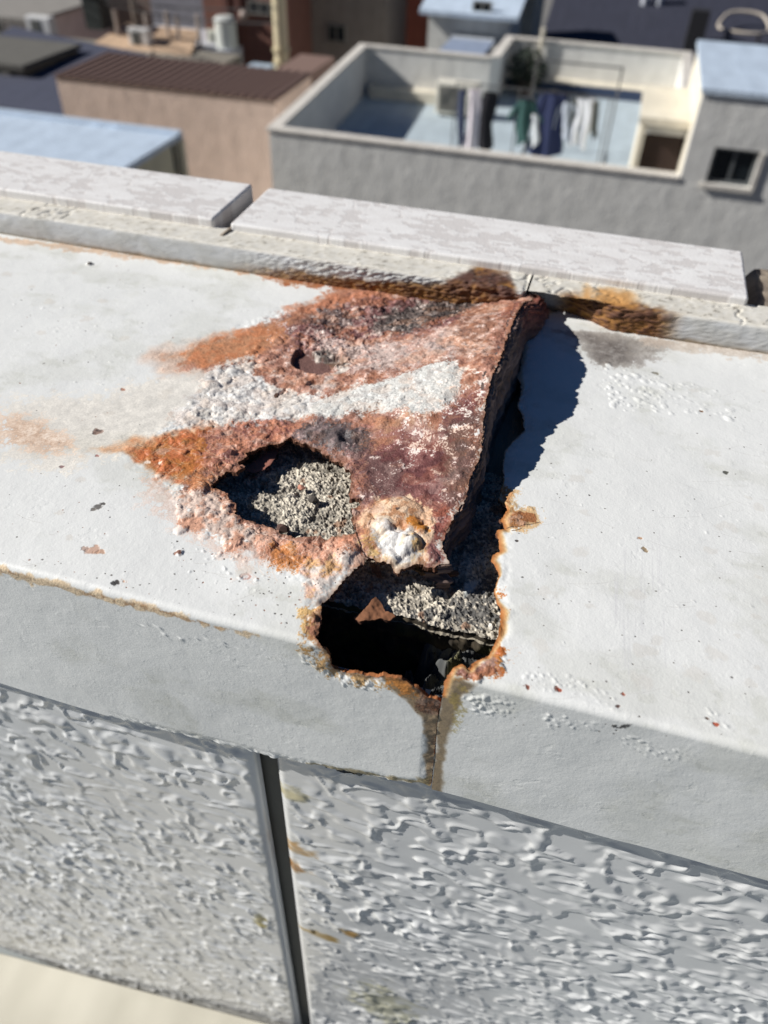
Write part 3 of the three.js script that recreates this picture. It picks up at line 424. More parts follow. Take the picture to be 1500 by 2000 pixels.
function buildSheet(xs, ss, inside, pos, uvOf, thick) {
  const nx = xs.length, ns = ss.length, P = [], Nn = [], UV = [], idx = [], S = new Float32Array(nx * ns), id = new Int32Array(nx * ns).fill(-1), RP = [], RI = [];
  for (let j = 0; j < ns; j++) for (let i = 0; i < nx; i++) S[j * nx + i] = inside(xs[i], ss[j]);
  const e = 0.0004;
  function vert(x, s) {
    const p = pos(x, s), a = pos(x + e, s), a2 = pos(x - e, s), b = pos(x, s + e), b2 = pos(x, s - e);
    const ux = a[0] - a2[0], uy = a[1] - a2[1], uz = a[2] - a2[2], vx = b[0] - b2[0], vy = b[1] - b2[1], vz = b[2] - b2[2];
    let n = [vy * uz - vz * uy, vz * ux - vx * uz, vx * uy - vy * ux]; const l = Math.hypot(...n) || 1; n = n.map(q => q / l);
    P.push(p[0], p[1] + YB, p[2]); Nn.push(...n); UV.push(...uvOf(x, s)); return P.length / 3 - 1;
  }
  const gv = (i, j) => { const o = j * nx + i; if (id[o] < 0) id[o] = vert(xs[i], ss[j]); return id[o]; };
  function tri(c) {
    const v = c.map(([i, j]) => S[j * nx + i]), k = (v[0] > 0) + (v[1] > 0) + (v[2] > 0); if (!k) return;
    if (k === 3) { idx.push(gv(...c[0]), gv(...c[1]), gv(...c[2])); return; }
    const poly = [], cut = [];
    for (let q = 0; q < 3; q++) {
      const r = (q + 1) % 3, A = c[q], B = c[r]; if (v[q] > 0) poly.push(gv(...A));
      if ((v[q] > 0) !== (v[r] > 0)) { const t = v[q] / (v[q] - v[r]), n = vert(lerp(xs[A[0]], xs[B[0]], t), lerp(ss[A[1]], ss[B[1]], t)); poly.push(n); cut.push([n, v[q] > 0]); }
    }
    for (let q = 1; q + 1 < poly.length; q++) idx.push(poly[0], poly[q], poly[q + 1]);
    if (cut.length === 2) { const [a, b] = cut[0][1] ? [cut[0][0], cut[1][0]] : [cut[1][0], cut[0][0]], o = RP.length / 3, th = thick; for (const q of [a, b]) { RP.push(P[q * 3], P[q * 3 + 1], P[q * 3 + 2], P[q * 3] - Nn[q * 3] * th, P[q * 3 + 1] - Nn[q * 3 + 1] * th, P[q * 3 + 2] - Nn[q * 3 + 2] * th); } RI.push(o, o + 1, o + 3, o, o + 3, o + 2); }
  }
  for (let j = 0; j + 1 < ns; j++) for (let i = 0; i + 1 < nx; i++) { tri([[i, j], [i, j + 1], [i + 1, j + 1]]); tri([[i, j], [i + 1, j + 1], [i + 1, j]]); }
  const g = new THREE.BufferGeometry(); g.setAttribute('position', new THREE.Float32BufferAttribute(P, 3)); g.setAttribute('normal', new THREE.Float32BufferAttribute(Nn, 3)); g.setAttribute('uv', new THREE.Float32BufferAttribute(UV, 2)); g.setIndex(idx);
  const r = new THREE.BufferGeometry(); r.setAttribute('position', new THREE.Float32BufferAttribute(RP, 3)); r.setIndex(RI); r.computeVertexNormals();
  return [g, r];
}
const SBEND = sL => sL - BR * 0.2;
const uvL = (x, s) => [(x - LX0) / (LX1 - LX0), (s - LS0) / (LS1 - LS0)], uvR = (x, s) => [(x + 0.03) / 0.23, (s - LS0) / (LS1 - LS0)];
const matRim = M(96, 62, 44, 0.95), matPaintPlain = new THREE.MeshPhysicalMaterial({ color: lin(228, 230, 229), roughness: 0.5, specularIntensity: 0.6 });
const copL = thing('metal_coping', 'white painted steel coping with rust blooms, blisters and a lifted end', 'coping', [-0.3, YB - 0.094, -0.18]);
{
  const xs = gridLines([[-0.469], [-0.3, 0.0013], [-0.19, 0.0008], [-0.016, 0.00052]]), xsF = gridLines([[-0.469], [-0.1, 0.0016], [-0.014, 0.0007]]);
  const sb = ZL - BR + BR * 0.35;
  const [g, r] = buildSheet(xs, gridLines([[-0.505], [-0.44, 0.0008], [-0.2, 0.00055], [sb, 0.0006]]), insideL, posL, uvL, 0.0022);
  part('top_sheet', g, matL, copL); part('rusted_rim', r, matRim, copL);
  const [g2, r2] = buildSheet(xsF, gridLines([[sb], [sb + 0.012, 0.0008], [-0.075, 0.0011]]), insideL, posL, uvL, 0.0016);
  part('fascia', g2, matL, copL); part('rusted_rim', r2, M(150, 94, 54, 0.95), copL);
  // the plain run of the same sheet beyond
  const far = new THREE.BufferGeometry(), v = [], ix = []; const pr = []; for (let k = 0; k <= 30; k++) pr.push(profile(lerp(-0.503, sOfY(-0.0945, ZL), k / 30), ZL));
  const pr2 = [[0, -0.503], [0, ZL - BR], [-BR * 0.3, ZL - BR * 0.29], [-BR, ZL], [-0.0945, ZL]]; pr2.forEach(([y, z]) => v.push(-1.2, YB + y, z, -0.469, YB + y, z)); for (let k = 0; k + 1 < pr2.length; k++) ix.push(2 * k, 2 * k + 2, 2 * k + 3, 2 * k, 2 * k + 3, 2 * k + 1);
  far.setAttribute('position', new THREE.Float32BufferAttribute(v, 3)); far.setIndex(ix); far.computeVertexNormals(); part('sheet_run', far, matPaintPlain, copL);
}
console.log('left sheet');
const copR = thing('metal_coping', 'white painted steel coping with an orange ragged edge beside the gap', 'coping', [0.2, YB - 0.081, -0.18]);
{
  const sb = ZR - BR + BR * 0.35;
  const [g, r] = buildSheet(gridLines([[-0.03], [0.04, 0.0006], [0.199, 0.0011]]), gridLines([[-0.505], [-0.2, 0.0009], [sb, 0.0006]]), insideR, posR, uvR, 0.0012);
  part('top_sheet', g, matR, copR); part('rusted_rim', r, matRim, copR);
  const [g2, r2] = buildSheet(gridLines([[-0.03], [0.04, 0.0006], [0.199, 0.0011]]), gridLines([[sb], [sb + 0.03, 0.0008], [-0.075, 0.0012]]), insideR, posR, uvR, 0.0016);
  part('fascia', g2, matR, copR); part('rusted_rim', r2, M(160, 100, 58, 0.95), copR);
  const v = [], ix = [], far = new THREE.BufferGeometry(), pr2 = [[0, -0.503], [0, ZR - BR], [-BR * 0.3, ZR - BR * 0.29], [-BR, ZR], [-0.081, ZR]]; pr2.forEach(([y, z]) => v.push(0.199, YB + y, z, 1.0, YB + y, z)); for (let k = 0; k + 1 < pr2.length; k++) ix.push(2 * k, 2 * k + 2, 2 * k + 3, 2 * k, 2 * k + 3, 2 * k + 1);
  far.setAttribute('position', new THREE.Float32BufferAttribute(v, 3)); far.setIndex(ix); far.computeVertexNormals(); part('sheet_run', far, matPaintPlain, copR);
}
console.log('sheets done');

// grid surface with vertex colours: f(u,v) -> [x,y,z, r,g,b(sRGB)]
function surf(us, vs, f, flip) {
  const P = [], Cc = [], I = [], nu = us.length, nv = vs.length, c = new THREE.Color();
  for (const v of vs) for (const u of us) { const q = f(u, v); P.push(q[0], q[1] + YB, q[2]); c.setRGB(clamp(q[3] / 255), clamp(q[4] / 255), clamp(q[5] / 255), THREE.SRGBColorSpace); Cc.push(c.r, c.g, c.b); }
  for (let j = 0; j + 1 < nv; j++) for (let i = 0; i + 1 < nu; i++) { const a = j * nu + i, b = a + 1, d = a + nu, e = d + 1; flip ? I.push(a, b, e, a, e, d) : I.push(a, e, b, a, d, e); }
  const g = new THREE.BufferGeometry(); g.setAttribute('position', new THREE.Float32BufferAttribute(P, 3)); g.setAttribute('color', new THREE.Float32BufferAttribute(Cc, 3)); g.setIndex(I); g.computeVertexNormals(); return g;
}
const mix3 = (a, b, t) => [lerp(a[0], b[0], t), lerp(a[1], b[1], t), lerp(a[2], b[2], t)];
const VC = (rough = 0.95) => new THREE.MeshStandardMaterial({ vertexColors: true, roughness: rough });
const matVC = VC(), matVCg = VC(0.45);

// delaminated rust along the lifted end of the left sheet
{
  const pts = [...edgeL, [868, 1099], [850, 1100]].map(XSL), L = [0]; for (let k = 1; k < pts.length; k++) L.push(L[k - 1] + Math.hypot(pts[k][0] - pts[k - 1][0], pts[k][1] - pts[k - 1][1]));
  const tot = L[L.length - 1], at = t => { const d = t * tot; let k = 1; while (k < L.length - 1 && L[k] < d) k++; const f = (d - L[k - 1]) / (L[k] - L[k - 1]); return [lerp(pts[k - 1][0], pts[k][0], f), lerp(pts[k - 1][1], pts[k][1], f)]; };
  const us = gridLines([[0], [1, 1 / 520]]), vs = gridLines([[0], [1, 1 / 44]]);
  const g = surf(us, vs, (t, v) => {
    const [x, s] = at(t), p = posL(x - 0.0012, s), top = p[1] - 0.0004, bot = -0.013;
    const wide = (0.0095 + 0.007 * sst(0.45, 0.1, t)) * (1 - 0.45 * sst(0.55, 1, t)) * (0.75 + 0.5 * fbm(s * 40, 2, 2));
    const lay = fbm(s * 60 + 0.4 * v, v * 26, 2), fine = fbm(s * 330, v * 70 + 5, 3), step = Math.floor(v * 7 + 0.9 * fbm(s * 50, 7, 2)) / 7;
    const out = wide * Math.pow(0.3 * v + 0.7 * clamp(step), 0.6) + 0.0022 * lay + 0.0013 * fine - (v < 0.04 ? 0.002 : 0);
    const hole = sst(0.25, 0.5, fbm(s * 75 + 20, v * 3, 3)) * 0.005 * sst(0.35, 0.6, v);
    const back = sst(0.34, 0.1, t);
    let c = mix3([92, 78, 72], [150, 128, 118], clamp(0.5 + lay * 0.9 + fine * 0.5)); c = mix3(c, mix3([176, 96, 76], [140, 82, 72], clamp(0.5 + fine)), back * 0.85 * sst(0.95, 0.4, v)); c = mix3(c, [150, 112, 78], sst(0.3, 0.5, fine) * 0.6);
    return [x - 0.0012 + out - hole, lerp(top, bot, Math.pow(v, 2.1)) + 0.0006 * fine * (v > 0.03 ? 1 : 0), p[2] + 0.0006 * fbm(s * 200, v * 20 + 50, 2), ...c];
  });
  part('rust_layers', g, matVC, copL, 'dark flaking rust layers along the lifted end of the sheet');
  // bent shred hanging inside the big hole
  const fp = [[477, 912], [490, 900], [500, 896], [518, 884], [532, 876], [545, 873], [546, 880], [536, 896], [527, 907], [507, 918], [495, 923], [484, 917]].map(p => { const q = onY(p[0], p[1], -0.0055); return [q[0], q[2]]; });
  const F = polyGrid(fp, 0.006, 0.0004), x0 = Math.min(...fp.map(p => p[0])) - 0.002, x1 = Math.max(...fp.map(p => p[0])) + 0.002, z0 = Math.min(...fp.map(p => p[1])) - 0.002, z1 = Math.max(...fp.map(p => p[1])) + 0.002;
  const [fg] = buildSheet(gridLines([[x0], [x1, 0.0006]]), gridLines([[z0], [z1, 0.0006]]), (x, z) => F(x, z) + 0.0007 * fbm(x * 500, z * 500, 3), (x, z) => [x, -0.0055 + 0.0012 * fbm(x * 160, z * 160, 3) - 0.05 * (z - z0), z], () => [0, 0], 0.001);
  part('bent_shred', fg, M(150, 98, 84, 0.95), copL);
}

// ---------------------------------------------------------------- parapet wall
const wall = thing('parapet_wall', 'rooftop parapet wall with glossy textured wall tiles under the white coping', 'wall', [0, YB - 0.75, -0.34]);
const concFront = x => { const k = clamp((x + 0.075) / 0.075); return lerp(onY(680, 1190, -0.0145)[2], onY(965, 1256, -0.0145)[2], k) + 0.0012 * fbm(x * 220, 4, 3); };
function grit(x, z) { return 0.0006 * fbm(x * 520, z * 520, 3) + 0.0006 * Math.max(0, vn(x * 1000, z * 1000)) + 0.0004 * vn(x * 1900, z * 1900) + 0.0014 * fbm(x * 90, z * 90, 2) + 0.0006 * sst(0.4, 0.7, vn(x * 330 + 7, z * 330)) - 0.0008 * sst(0.35, 0.6, vn(x * 240 + 50, z * 240)); }
{
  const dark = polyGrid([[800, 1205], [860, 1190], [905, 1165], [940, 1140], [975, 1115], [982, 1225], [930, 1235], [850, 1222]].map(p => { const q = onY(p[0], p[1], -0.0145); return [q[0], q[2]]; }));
  const bare = polyGrid([[905, 1148], [935, 1140], [925, 1160], [905, 1175]].map(p => { const q = onY(p[0], p[1], -0.0145); return [q[0], q[2]]; }));
  const us = gridLines([[-0.7], [-0.3, 0.02], [-0.175, 0.003], [0.006, 0.00055], [0.1, 0.005], [0.7, 0.03]]), vs = gridLines([[0], [0.62, 0.012], [1, 0.0042]]);
  const g = surf(us, vs, (x, v) => {
    const zf = concFront(x), z = lerp(-0.5, zf, v < 0.62 ? v / 0.62 * 0.6 : 0.6 + (v - 0.62) / 0.38 * 0.4), y0 = -0.0145;
    return [x, y0 + grit(x, z) - 0.002 * sst(0.99, 1, v), z, 190, 180, 160];
  });
  // fine windows where the openings show it
  const zs = gridLines([[0], [1, 1 / 270]]);
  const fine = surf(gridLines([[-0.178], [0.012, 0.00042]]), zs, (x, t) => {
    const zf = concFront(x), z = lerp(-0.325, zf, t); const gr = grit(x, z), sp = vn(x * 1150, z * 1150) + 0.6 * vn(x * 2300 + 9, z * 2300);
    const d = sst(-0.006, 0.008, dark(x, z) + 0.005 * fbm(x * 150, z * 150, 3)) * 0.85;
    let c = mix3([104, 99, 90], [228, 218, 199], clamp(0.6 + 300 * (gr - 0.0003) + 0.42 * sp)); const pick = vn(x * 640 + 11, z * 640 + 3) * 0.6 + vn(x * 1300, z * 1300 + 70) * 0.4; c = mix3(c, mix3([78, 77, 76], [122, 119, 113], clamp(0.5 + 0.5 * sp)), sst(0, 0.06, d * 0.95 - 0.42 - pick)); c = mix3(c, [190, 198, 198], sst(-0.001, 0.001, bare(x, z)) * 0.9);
    c = mix3(c, [150, 104, 76], sst(0.36, 0.5, fbm(x * 110 + 40, z * 110, 3)) * 0.55);
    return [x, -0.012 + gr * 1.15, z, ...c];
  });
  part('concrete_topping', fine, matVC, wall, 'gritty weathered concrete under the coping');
  part('concrete_bed', g, M(150, 142, 126, 0.95), wall);
  // its broken front and the dark mossy mortar below
  const front = surf(gridLines([[-0.18], [0.02, 0.0007]]), gridLines([[0], [1, 1 / 40]]), (x, v) => {
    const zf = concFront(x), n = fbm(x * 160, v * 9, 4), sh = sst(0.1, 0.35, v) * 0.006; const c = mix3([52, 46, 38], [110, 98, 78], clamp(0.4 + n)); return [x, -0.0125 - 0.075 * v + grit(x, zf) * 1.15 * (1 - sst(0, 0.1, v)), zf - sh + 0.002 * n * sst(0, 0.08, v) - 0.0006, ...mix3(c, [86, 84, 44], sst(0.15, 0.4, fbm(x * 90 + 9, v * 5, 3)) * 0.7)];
  });
  part('broken_edge', front, matVC, wall);
  const lw = (x, z) => sst(-0.058, -0.022, x + 0.012 * fbm(x * 120, z * 160 + 5, 3));
  const low = surf(gridLines([[-0.075], [0.02, 0.0006]]), gridLines([[0], [1, 1 / 60]]), (x, t) => {
    const z = lerp(-0.225, -0.186, t), n = fbm(x * 150, z * 260, 4), r = Math.abs(fbm(x * 120 + 3 + z * 120, z * 190, 3)); const c = mix3([78, 80, 80], [130, 130, 126], clamp(0.45 + n)); return [x, lerp(-0.085, -0.022, lw(x, z)) - 0.011 * sst(0.05, 0.3, r) + 0.003 * n + 0.0012 * fbm(x * 500, z * 500, 3) - 0.3 * (z + 0.225) * 0.8, z, ...mix3(c, [104, 98, 50], sst(0.2, 0.5, fbm(x * 100, z * 100 + 40, 3)) * 0.6)];
  });
  part('mortar_bed', low, matVC, wall);
}
part('wall_core', box(-1.2, 1.0, YB - 0.75, YB - 0.09, -0.5, -0.2065), M(120, 116, 108, 0.95), wall);
part('wall_core', box(-1.2, 1.0, YB - 0.0895, YB - 0.021, -0.5, -0.24), M(110, 106, 98, 0.95), wall);
part('outer_wall', box(-1.2, 1.0, YB - 0.75, YB - 0.004, -0.592, -0.5005), M(196, 192, 186, 0.8), wall);
// textured tiles, glazed, each with its own relief
function wormRelief(x, y) {
  const wx = x + 0.006 * fbm(x * 55, y * 55, 2), wy = y + 0.005 * fbm(x * 55 + 50, y * 55, 2);
  const n = vn(wx * 74 + wy * 22, wy * 112) + 0.32 * vn(wx * 160 + 40, wy * 200), m = vn(wx * 92 + 80, wy * 132 + wx * 26) + 0.25 * vn(wx * 190, wy * 240);
  const worm = sst(0, 1, 1 - Math.abs(n) / 0.36) * sst(-0.8, -0.2, vn(wx * 48 + 7, wy * 60)), blob = sst(0.05, 0.6, m);
  return 0.0014 * worm + 0.0013 * blob + 0.0004 * fbm(x * 40, y * 40, 2);
}
const tileFrontMat = new THREE.MeshPhysicalMaterial({ vertexColors: true, roughness: 0.24, specularIntensity: 1 });
const ZT = -0.1922;
function frontTile(x0, x1, y0, y1, sx, label, step = 0.0011) {
  const us = gridLines([[0], [1, step / (x1 - x0)]]), vs = gridLines([[0], [1, step * 1.15 / (y1 - y0)]]), r = 0.0055;
  const g = surf(us, vs, (u, v) => {
    const x = lerp(x0, x1, u), y = lerp(y0, y1, v), ed = Math.min(x - x0, x1 - x, y1 - y, y - y0), k = sst(0.001, 0.012, ed);
    const ramp = ed < r ? -(r - Math.sqrt(Math.max(0, r * r - (r - ed) * (r - ed)))) : 0;
    const big = fbm(x * 14 + sx, y * 14, 3), h = wormRelief(x + sx, y) * (0.75 + 0.5 * big); let c = [214 + 5 * big, 215 + 6 * big, 214 + 7 * big];
    for (const st of TSTAINS) { const dx = (x - st[0]) / st[2], dy = (y - st[1]) / st[3], q = Math.hypot(dx, dy) + 0.7 * fbm(x * 130, y * 170, 3); if (q < 1) c = mix3(c, st[4], st[5] * sst(1, 0.35, q)); }
    return [x, y, ZT + h * k + ramp, ...c];
  });
  return part('textured_tile', g, tileFrontMat, wall, label);
}
const TSTAINS = [];
for (const [px, py, w, h, c, a] of [[578, 1655, 24, 16, [176, 140, 92], 0.9], [580, 1695, 22, 14, [150, 104, 52], 0.95], [570, 1550, 30, 14, [186, 176, 136], 0.8], [510, 1795, 14, 22, [150, 140, 96], 0.9], [625, 1825, 34, 14, [168, 140, 86], 0.9], [685, 1822, 18, 14, [176, 140, 84], 0.9], [745, 1960, 60, 90, [178, 176, 150], 0.7], [1360, 1728, 14, 6, [236, 236, 232], 0.9]]) { const q = onZ(px, py, ZT); TSTAINS.push([q[0], q[1], w * 0.00058, h * 0.00062, c, Math.min(1, a * 1.1)]); }
frontTile(-0.56, -0.1163, -0.735, -0.035, 0, 'textured tile beside the sloping cream ramp', 0.00125);
frontTile(-0.1053, 0.30, -0.735, -0.035, 3.3, 'textured tile with small rust spots along its edge');
part('textured_tile', rbox(0.312, 0.72, YB - 0.735, YB - 0.035, -0.206, ZT, 0.003), M(214, 215, 214, 0.4), wall);
part('joint_filler', box(-0.118, -0.1038, YB - 0.75, YB - 0.03, -0.2065, -0.2015), M(112, 110, 102, 0.9), wall);
part('joint_filler', box(0.299, 0.313, YB - 0.75, YB - 0.03, -0.2065, -0.2015), M(112, 110, 102, 0.9), wall);
console.log('tiles');
// bed and cap tiles behind the coping
{
  const bed = surf(gridLines([[-0.75], [-0.55, 0.01], [0.2, 0.0018], [0.6, 0.01]]), gridLines([[0], [1, 1 / 60]]), (x, t) => { const z = lerp(-0.592, -0.5, t), n = fbm(x * 120, z * 120, 4); return [x, -0.0005 + 0.0016 * n + 0.011 * sst(0.112, 0.122, x) * sst(0.136, 0.13, x) + 0.017 * sst(-0.27, -0.2615, x) * sst(-0.256, -0.258, x), z, ...mix3([104, 94, 84], [150, 138, 122], clamp(0.5 + n))]; });  // bed raised between the tiles, shaped to keep sun off the next tile end
  part('mortar_bed', bed, matVC, wall);
  const W = 1024, Hh = 256, px = new Uint8Array(W * Hh * 4), bp = new Uint8Array(W * Hh * 4);
  for (let j = 0; j < Hh; j++) for (let i = 0; i < W; i++) {
    const x = i / W * 0.4, z = j / Hh * 0.1, o = (j * W + i) * 4, n = fbm(x * 26, z * 60, 4) * 0.5 + fbm(x * 130, z * 260 + 3, 5) * 0.7 + 0.1 * vn(x * 700, z * 700) + 0.1, a = sst(-0.06, 0.1, n), f = vn(x * 900, z * 900) * 3;
    const c = mix3([213, 209, 206], [236, 235, 233], a * (0.75 + 0.25 * vn(x * 60, z * 200))); px[o] = c[0] + f; px[o + 1] = c[1] + f; px[o + 2] = c[2] + f; px[o + 3] = 255; bp[o] = bp[o + 1] = bp[o + 2] = 90 + 90 * a + 8 * f; bp[o + 3] = 255;
  }
  const tC = dataTex(W, Hh, px), tB = dataTex(W, Hh, bp, false); for (const t of [tC, tB]) t.wrapS = t.wrapT = THREE.RepeatWrapping;
  const mat = new THREE.MeshPhysicalMaterial({ map: tC, bumpMap: tB, bumpScale: 0.0004, roughness: 0.55, specularIntensity: 0.5 });
  const capTile = (x0, x1, dy, off, turn, label) => {
    const g = new RoundedBoxGeometry(x1 - x0, 0.02, 0.0755, 3, 0.0022), p = g.attributes.position, uv = g.attributes.uv;
    for (let k = 0; k < p.count; k++) uv.setXY(k, (p.getX(k) - x0) / 0.4 + off, p.getZ(k) / 0.1 + 0.5 + off * 0.3);
    g.rotateX(0.012); g.rotateY(turn); g.translate((x0 + x1) / 2, YB + 0.0115 + dy, -0.554); part('cap_tile', g, mat, wall, label);
  };
  capTile(-0.66, -0.2735, 0.001, 0.2, 0.002, 'white cap tile with the dark gap at its end'); capTile(-0.2595, 0.1085, 0, 0.62, 0.001, 'white cap tile with peeling pale paint'); capTile(0.1335, 0.5, 0.001, 0.1, 0, 'white cap tile seen only by its corner');
}
// sealant along the back of the coping
function sealant(x0, x1, rustOf, label) {
  const us = gridLines([[x0], [x1, 0.0011]]), vs = gridLines([[0], [1, 1 / 56]]);
  const g = surf(us, vs, (x, t) => {
    const R = rustOf(x), gap = sst(-0.036, -0.031, x) * sst(0.03, -0.008, x);
    // section: foot, face, rounded shoulder, top
    let y, z; if (t < 0.5) { const k = t / 0.5; y = lerp(-0.002, 0.0152, k); z = -0.4845 + 0.0006 * Math.sin(k * 3); } else if (t < 0.66) { const f = (t - 0.5) / 0.16 * Math.PI / 2; y = 0.0152 + 0.0028 * Math.sin(f); z = -0.4873 + 0.0028 * Math.cos(f); } else { const k = (t - 0.66) / 0.34; y = 0.018 - 0.003 * k; z = lerp(-0.4873, -0.521, k); }
    const n = fbm(x * 90, t * 6, 4), n2 = fbm(x * 320, t * 30, 3), face = sst(0.62, 0.5, t), top = 1 - face;
    z += face * (0.0004 * n + 0.0003 * n2 * sst(-0.25, -0.1, x) + R.bulge * (0.002 + 0.007 * fbm(x * 150 + 5, t * 9, 4)) + 0.0012 * R.a * n2) - gap * face * 0.017;
    y += top * (0.0005 * n + 0.00015 * n2) + R.bulge * (0.001 + 0.003 * n2) * sst(0.3, 0.6, t) * sst(0.95, 0.75, t) - 0.0012 * sst(0.035, 0.005, Math.abs(fbm(x * 45 + 11, t * 3, 3))) * sst(0.1, 0.3, fbm(x * 30, 9, 2)) * top;
    let c = mix3([224, 221, 212], [208, 203, 190], clamp(0.5 + n2)); c = mix3(mix3([200, 202, 203], [186, 186, 182], clamp(0.5 + n)), c, top);  // upright face coloured greyer than the cream top, its shade painted in
    c = mix3(c, [122, 100, 70], sst(0.16, 0.02, t + 0.05 * n) * 0.8);
    const st = R.a * sst(R.up + 0.12, R.up - 0.1, t + 0.16 * n); c = mix3(c, mix3(mix3([156, 110, 52], [92, 58, 38], clamp(0.5 + 1.2 * n2)), [84, 54, 44], clamp(R.bulge * 4) * clamp(0.55 + 1.4 * n) * sst(0.15, 0.45, t)), st);  // rust stain, darker up the face with the shade under the lip painted in
    c = mix3(c, [206, 150, 84], R.spill * sst(0.5, 0.66, t) * sst(0.98, 0.75, t + 0.2 * n) * 0.85);
    c = mix3(c, [110, 104, 94], sst(0.42, 0.56, n2 + 0.3 * n) * 0.55 * top);
    return [x, y, z, ...c];
  }, true);
  part('sealant', g, VC(0.8), wall, label);
}
sealant(-0.62, -0.0335, x => { const b = sst(-0.1, -0.07, x) * sst(-0.034, -0.05, x); return { a: sst(-0.27, -0.16, x), bulge: b * 0.42, up: lerp(0.24, 0.8, b) + 0.12 * sst(-0.15, -0.1, x), spill: 0 }; }, 'cream sealant bead with grey shade painted on its face and a rusted lump at its end');
sealant(-0.032, 0.6, x => { const b = sst(-0.012, 0.02, x) * sst(0.066, 0.04, x); return { a: sst(-0.02, 0, x) * sst(0.072, 0.05, x), bulge: b * 0.16, up: 0.64, spill: sst(0.0, 0.006, x) * sst(0.045, 0.03, x) }; }, 'cream sealant bead with grey shade painted on its face, shade-darkened rust and an orange stain at its end');
console.log('sealant');

// ---------------------------------------------------------------- loose bits in and on the coping
const matFlake = M(126, 84, 58, 0.95), matStone = M(84, 78, 72, 0.95), matPale = M(214, 208, 196, 0.95);
function chunk(name, px, py, y, rx, ry, rz, mat, label, category, group, nPts = 26) {
  const q = onY(px, py, y), pts = []; for (let k = 0; k < nPts; k++) { const a = rr(0, 6.283), b = Math.acos(rr(-1, 1)), r = rr(0.75, 1.05); pts.push(new THREE.Vector3(rx * r * Math.sin(b) * Math.cos(a), ry * r * Math.cos(b), rz * r * Math.sin(b) * Math.sin(a))); }
  const g = new ConvexGeometry(pts); const m = new THREE.Mesh(g, mat); m.name = numbered(name); m.position.set(q[0], YB + y, q[2]); m.castShadow = m.receiveShadow = true; m.userData = { label, category }; if (group) m.userData.group = group; scene.add(m); return m;
}
{ // the three-cornered flake at the broken edge of the concrete
  const y = -0.0085, P = p => { const q = onY(p[0], p[1], y); return new THREE.Vector3(q[0], q[1], q[2]); };
  const tp = [[733, 1167], [748, 1183], [752, 1195], [766, 1199], [772, 1205], [762, 1212], [744, 1208], [700, 1212], [692, 1202], [706, 1194], [722, 1178]], poly = tp.map(p => { const q = onY(p[0], p[1], y); return [q[0], q[2]]; });
  const c = poly.reduce((a, p) => [a[0] + p[0] / poly.length, a[1] + p[1] / poly.length], [0, 0]), F = polyGrid(poly, 0.004, 0.0003);
  const [fg, fr] = buildSheet(gridLines([[c[0] - 0.02], [c[0] + 0.02, 0.0005]]), gridLines([[c[1] - 0.02], [c[1] + 0.02, 0.0005]]), (x, z) => F(x, z) + 0.0006 * fbm(x * 600, z * 600, 3), (x, z) => [x, y + 0.0014 * fbm(x * 200, z * 200, 4) - 0.12 * (z - c[1]), z], () => [0, 0], 0.0018);
  const t = thing('rust_flake', 'three-cornered brown rust flake lying on the broken concrete edge', 'rust flake', [c[0], YB + y - 0.003, c[1]]);
  part('face', fg, matFlake, t); part('rim', fr, matRim, t);
}
chunk('rust_crumb', 832, 1116, -0.0075, 0.0062, 0.0022, 0.0028, M(112, 88, 62, 0.95), 'brown rust crumb under the tip of the lifted flap', 'rust crumb');
chunk('rust_crumb', 880, 1119, -0.0075, 0.005, 0.0022, 0.002, M(110, 80, 58, 0.95), 'small rust crumb beside the dark gap', 'rust crumb');
chunk('stone', 612, 974, -0.0085, 0.0036, 0.0022, 0.0028, matStone, 'dark stone lying mid concrete inside the larger hole', 'stone');
chunk('stone', 552, 1033, -0.0085, 0.0038, 0.0026, 0.0028, M(88, 66, 58, 0.95), 'reddish dark stone at the rim of the larger hole', 'stone');
chunk('pebble', 962, 1223, -0.0085, 0.0022, 0.0018, 0.002, matPale, 'white pebble on dark grit beside the orange edge', 'pebble');
chunk('paint_chip', 588, 952, -0.0085, 0.0028, 0.0012, 0.002, M(196, 140, 118, 0.9), 'salmon paint chip on the concrete inside the larger hole', 'paint chip');
chunk('rust_crumb', 540, 772, 0.0012, 0.0016, 0.0012, 0.0024, M(92, 66, 54, 0.95), 'dark crumb at the end of the white blisters', 'rust crumb');

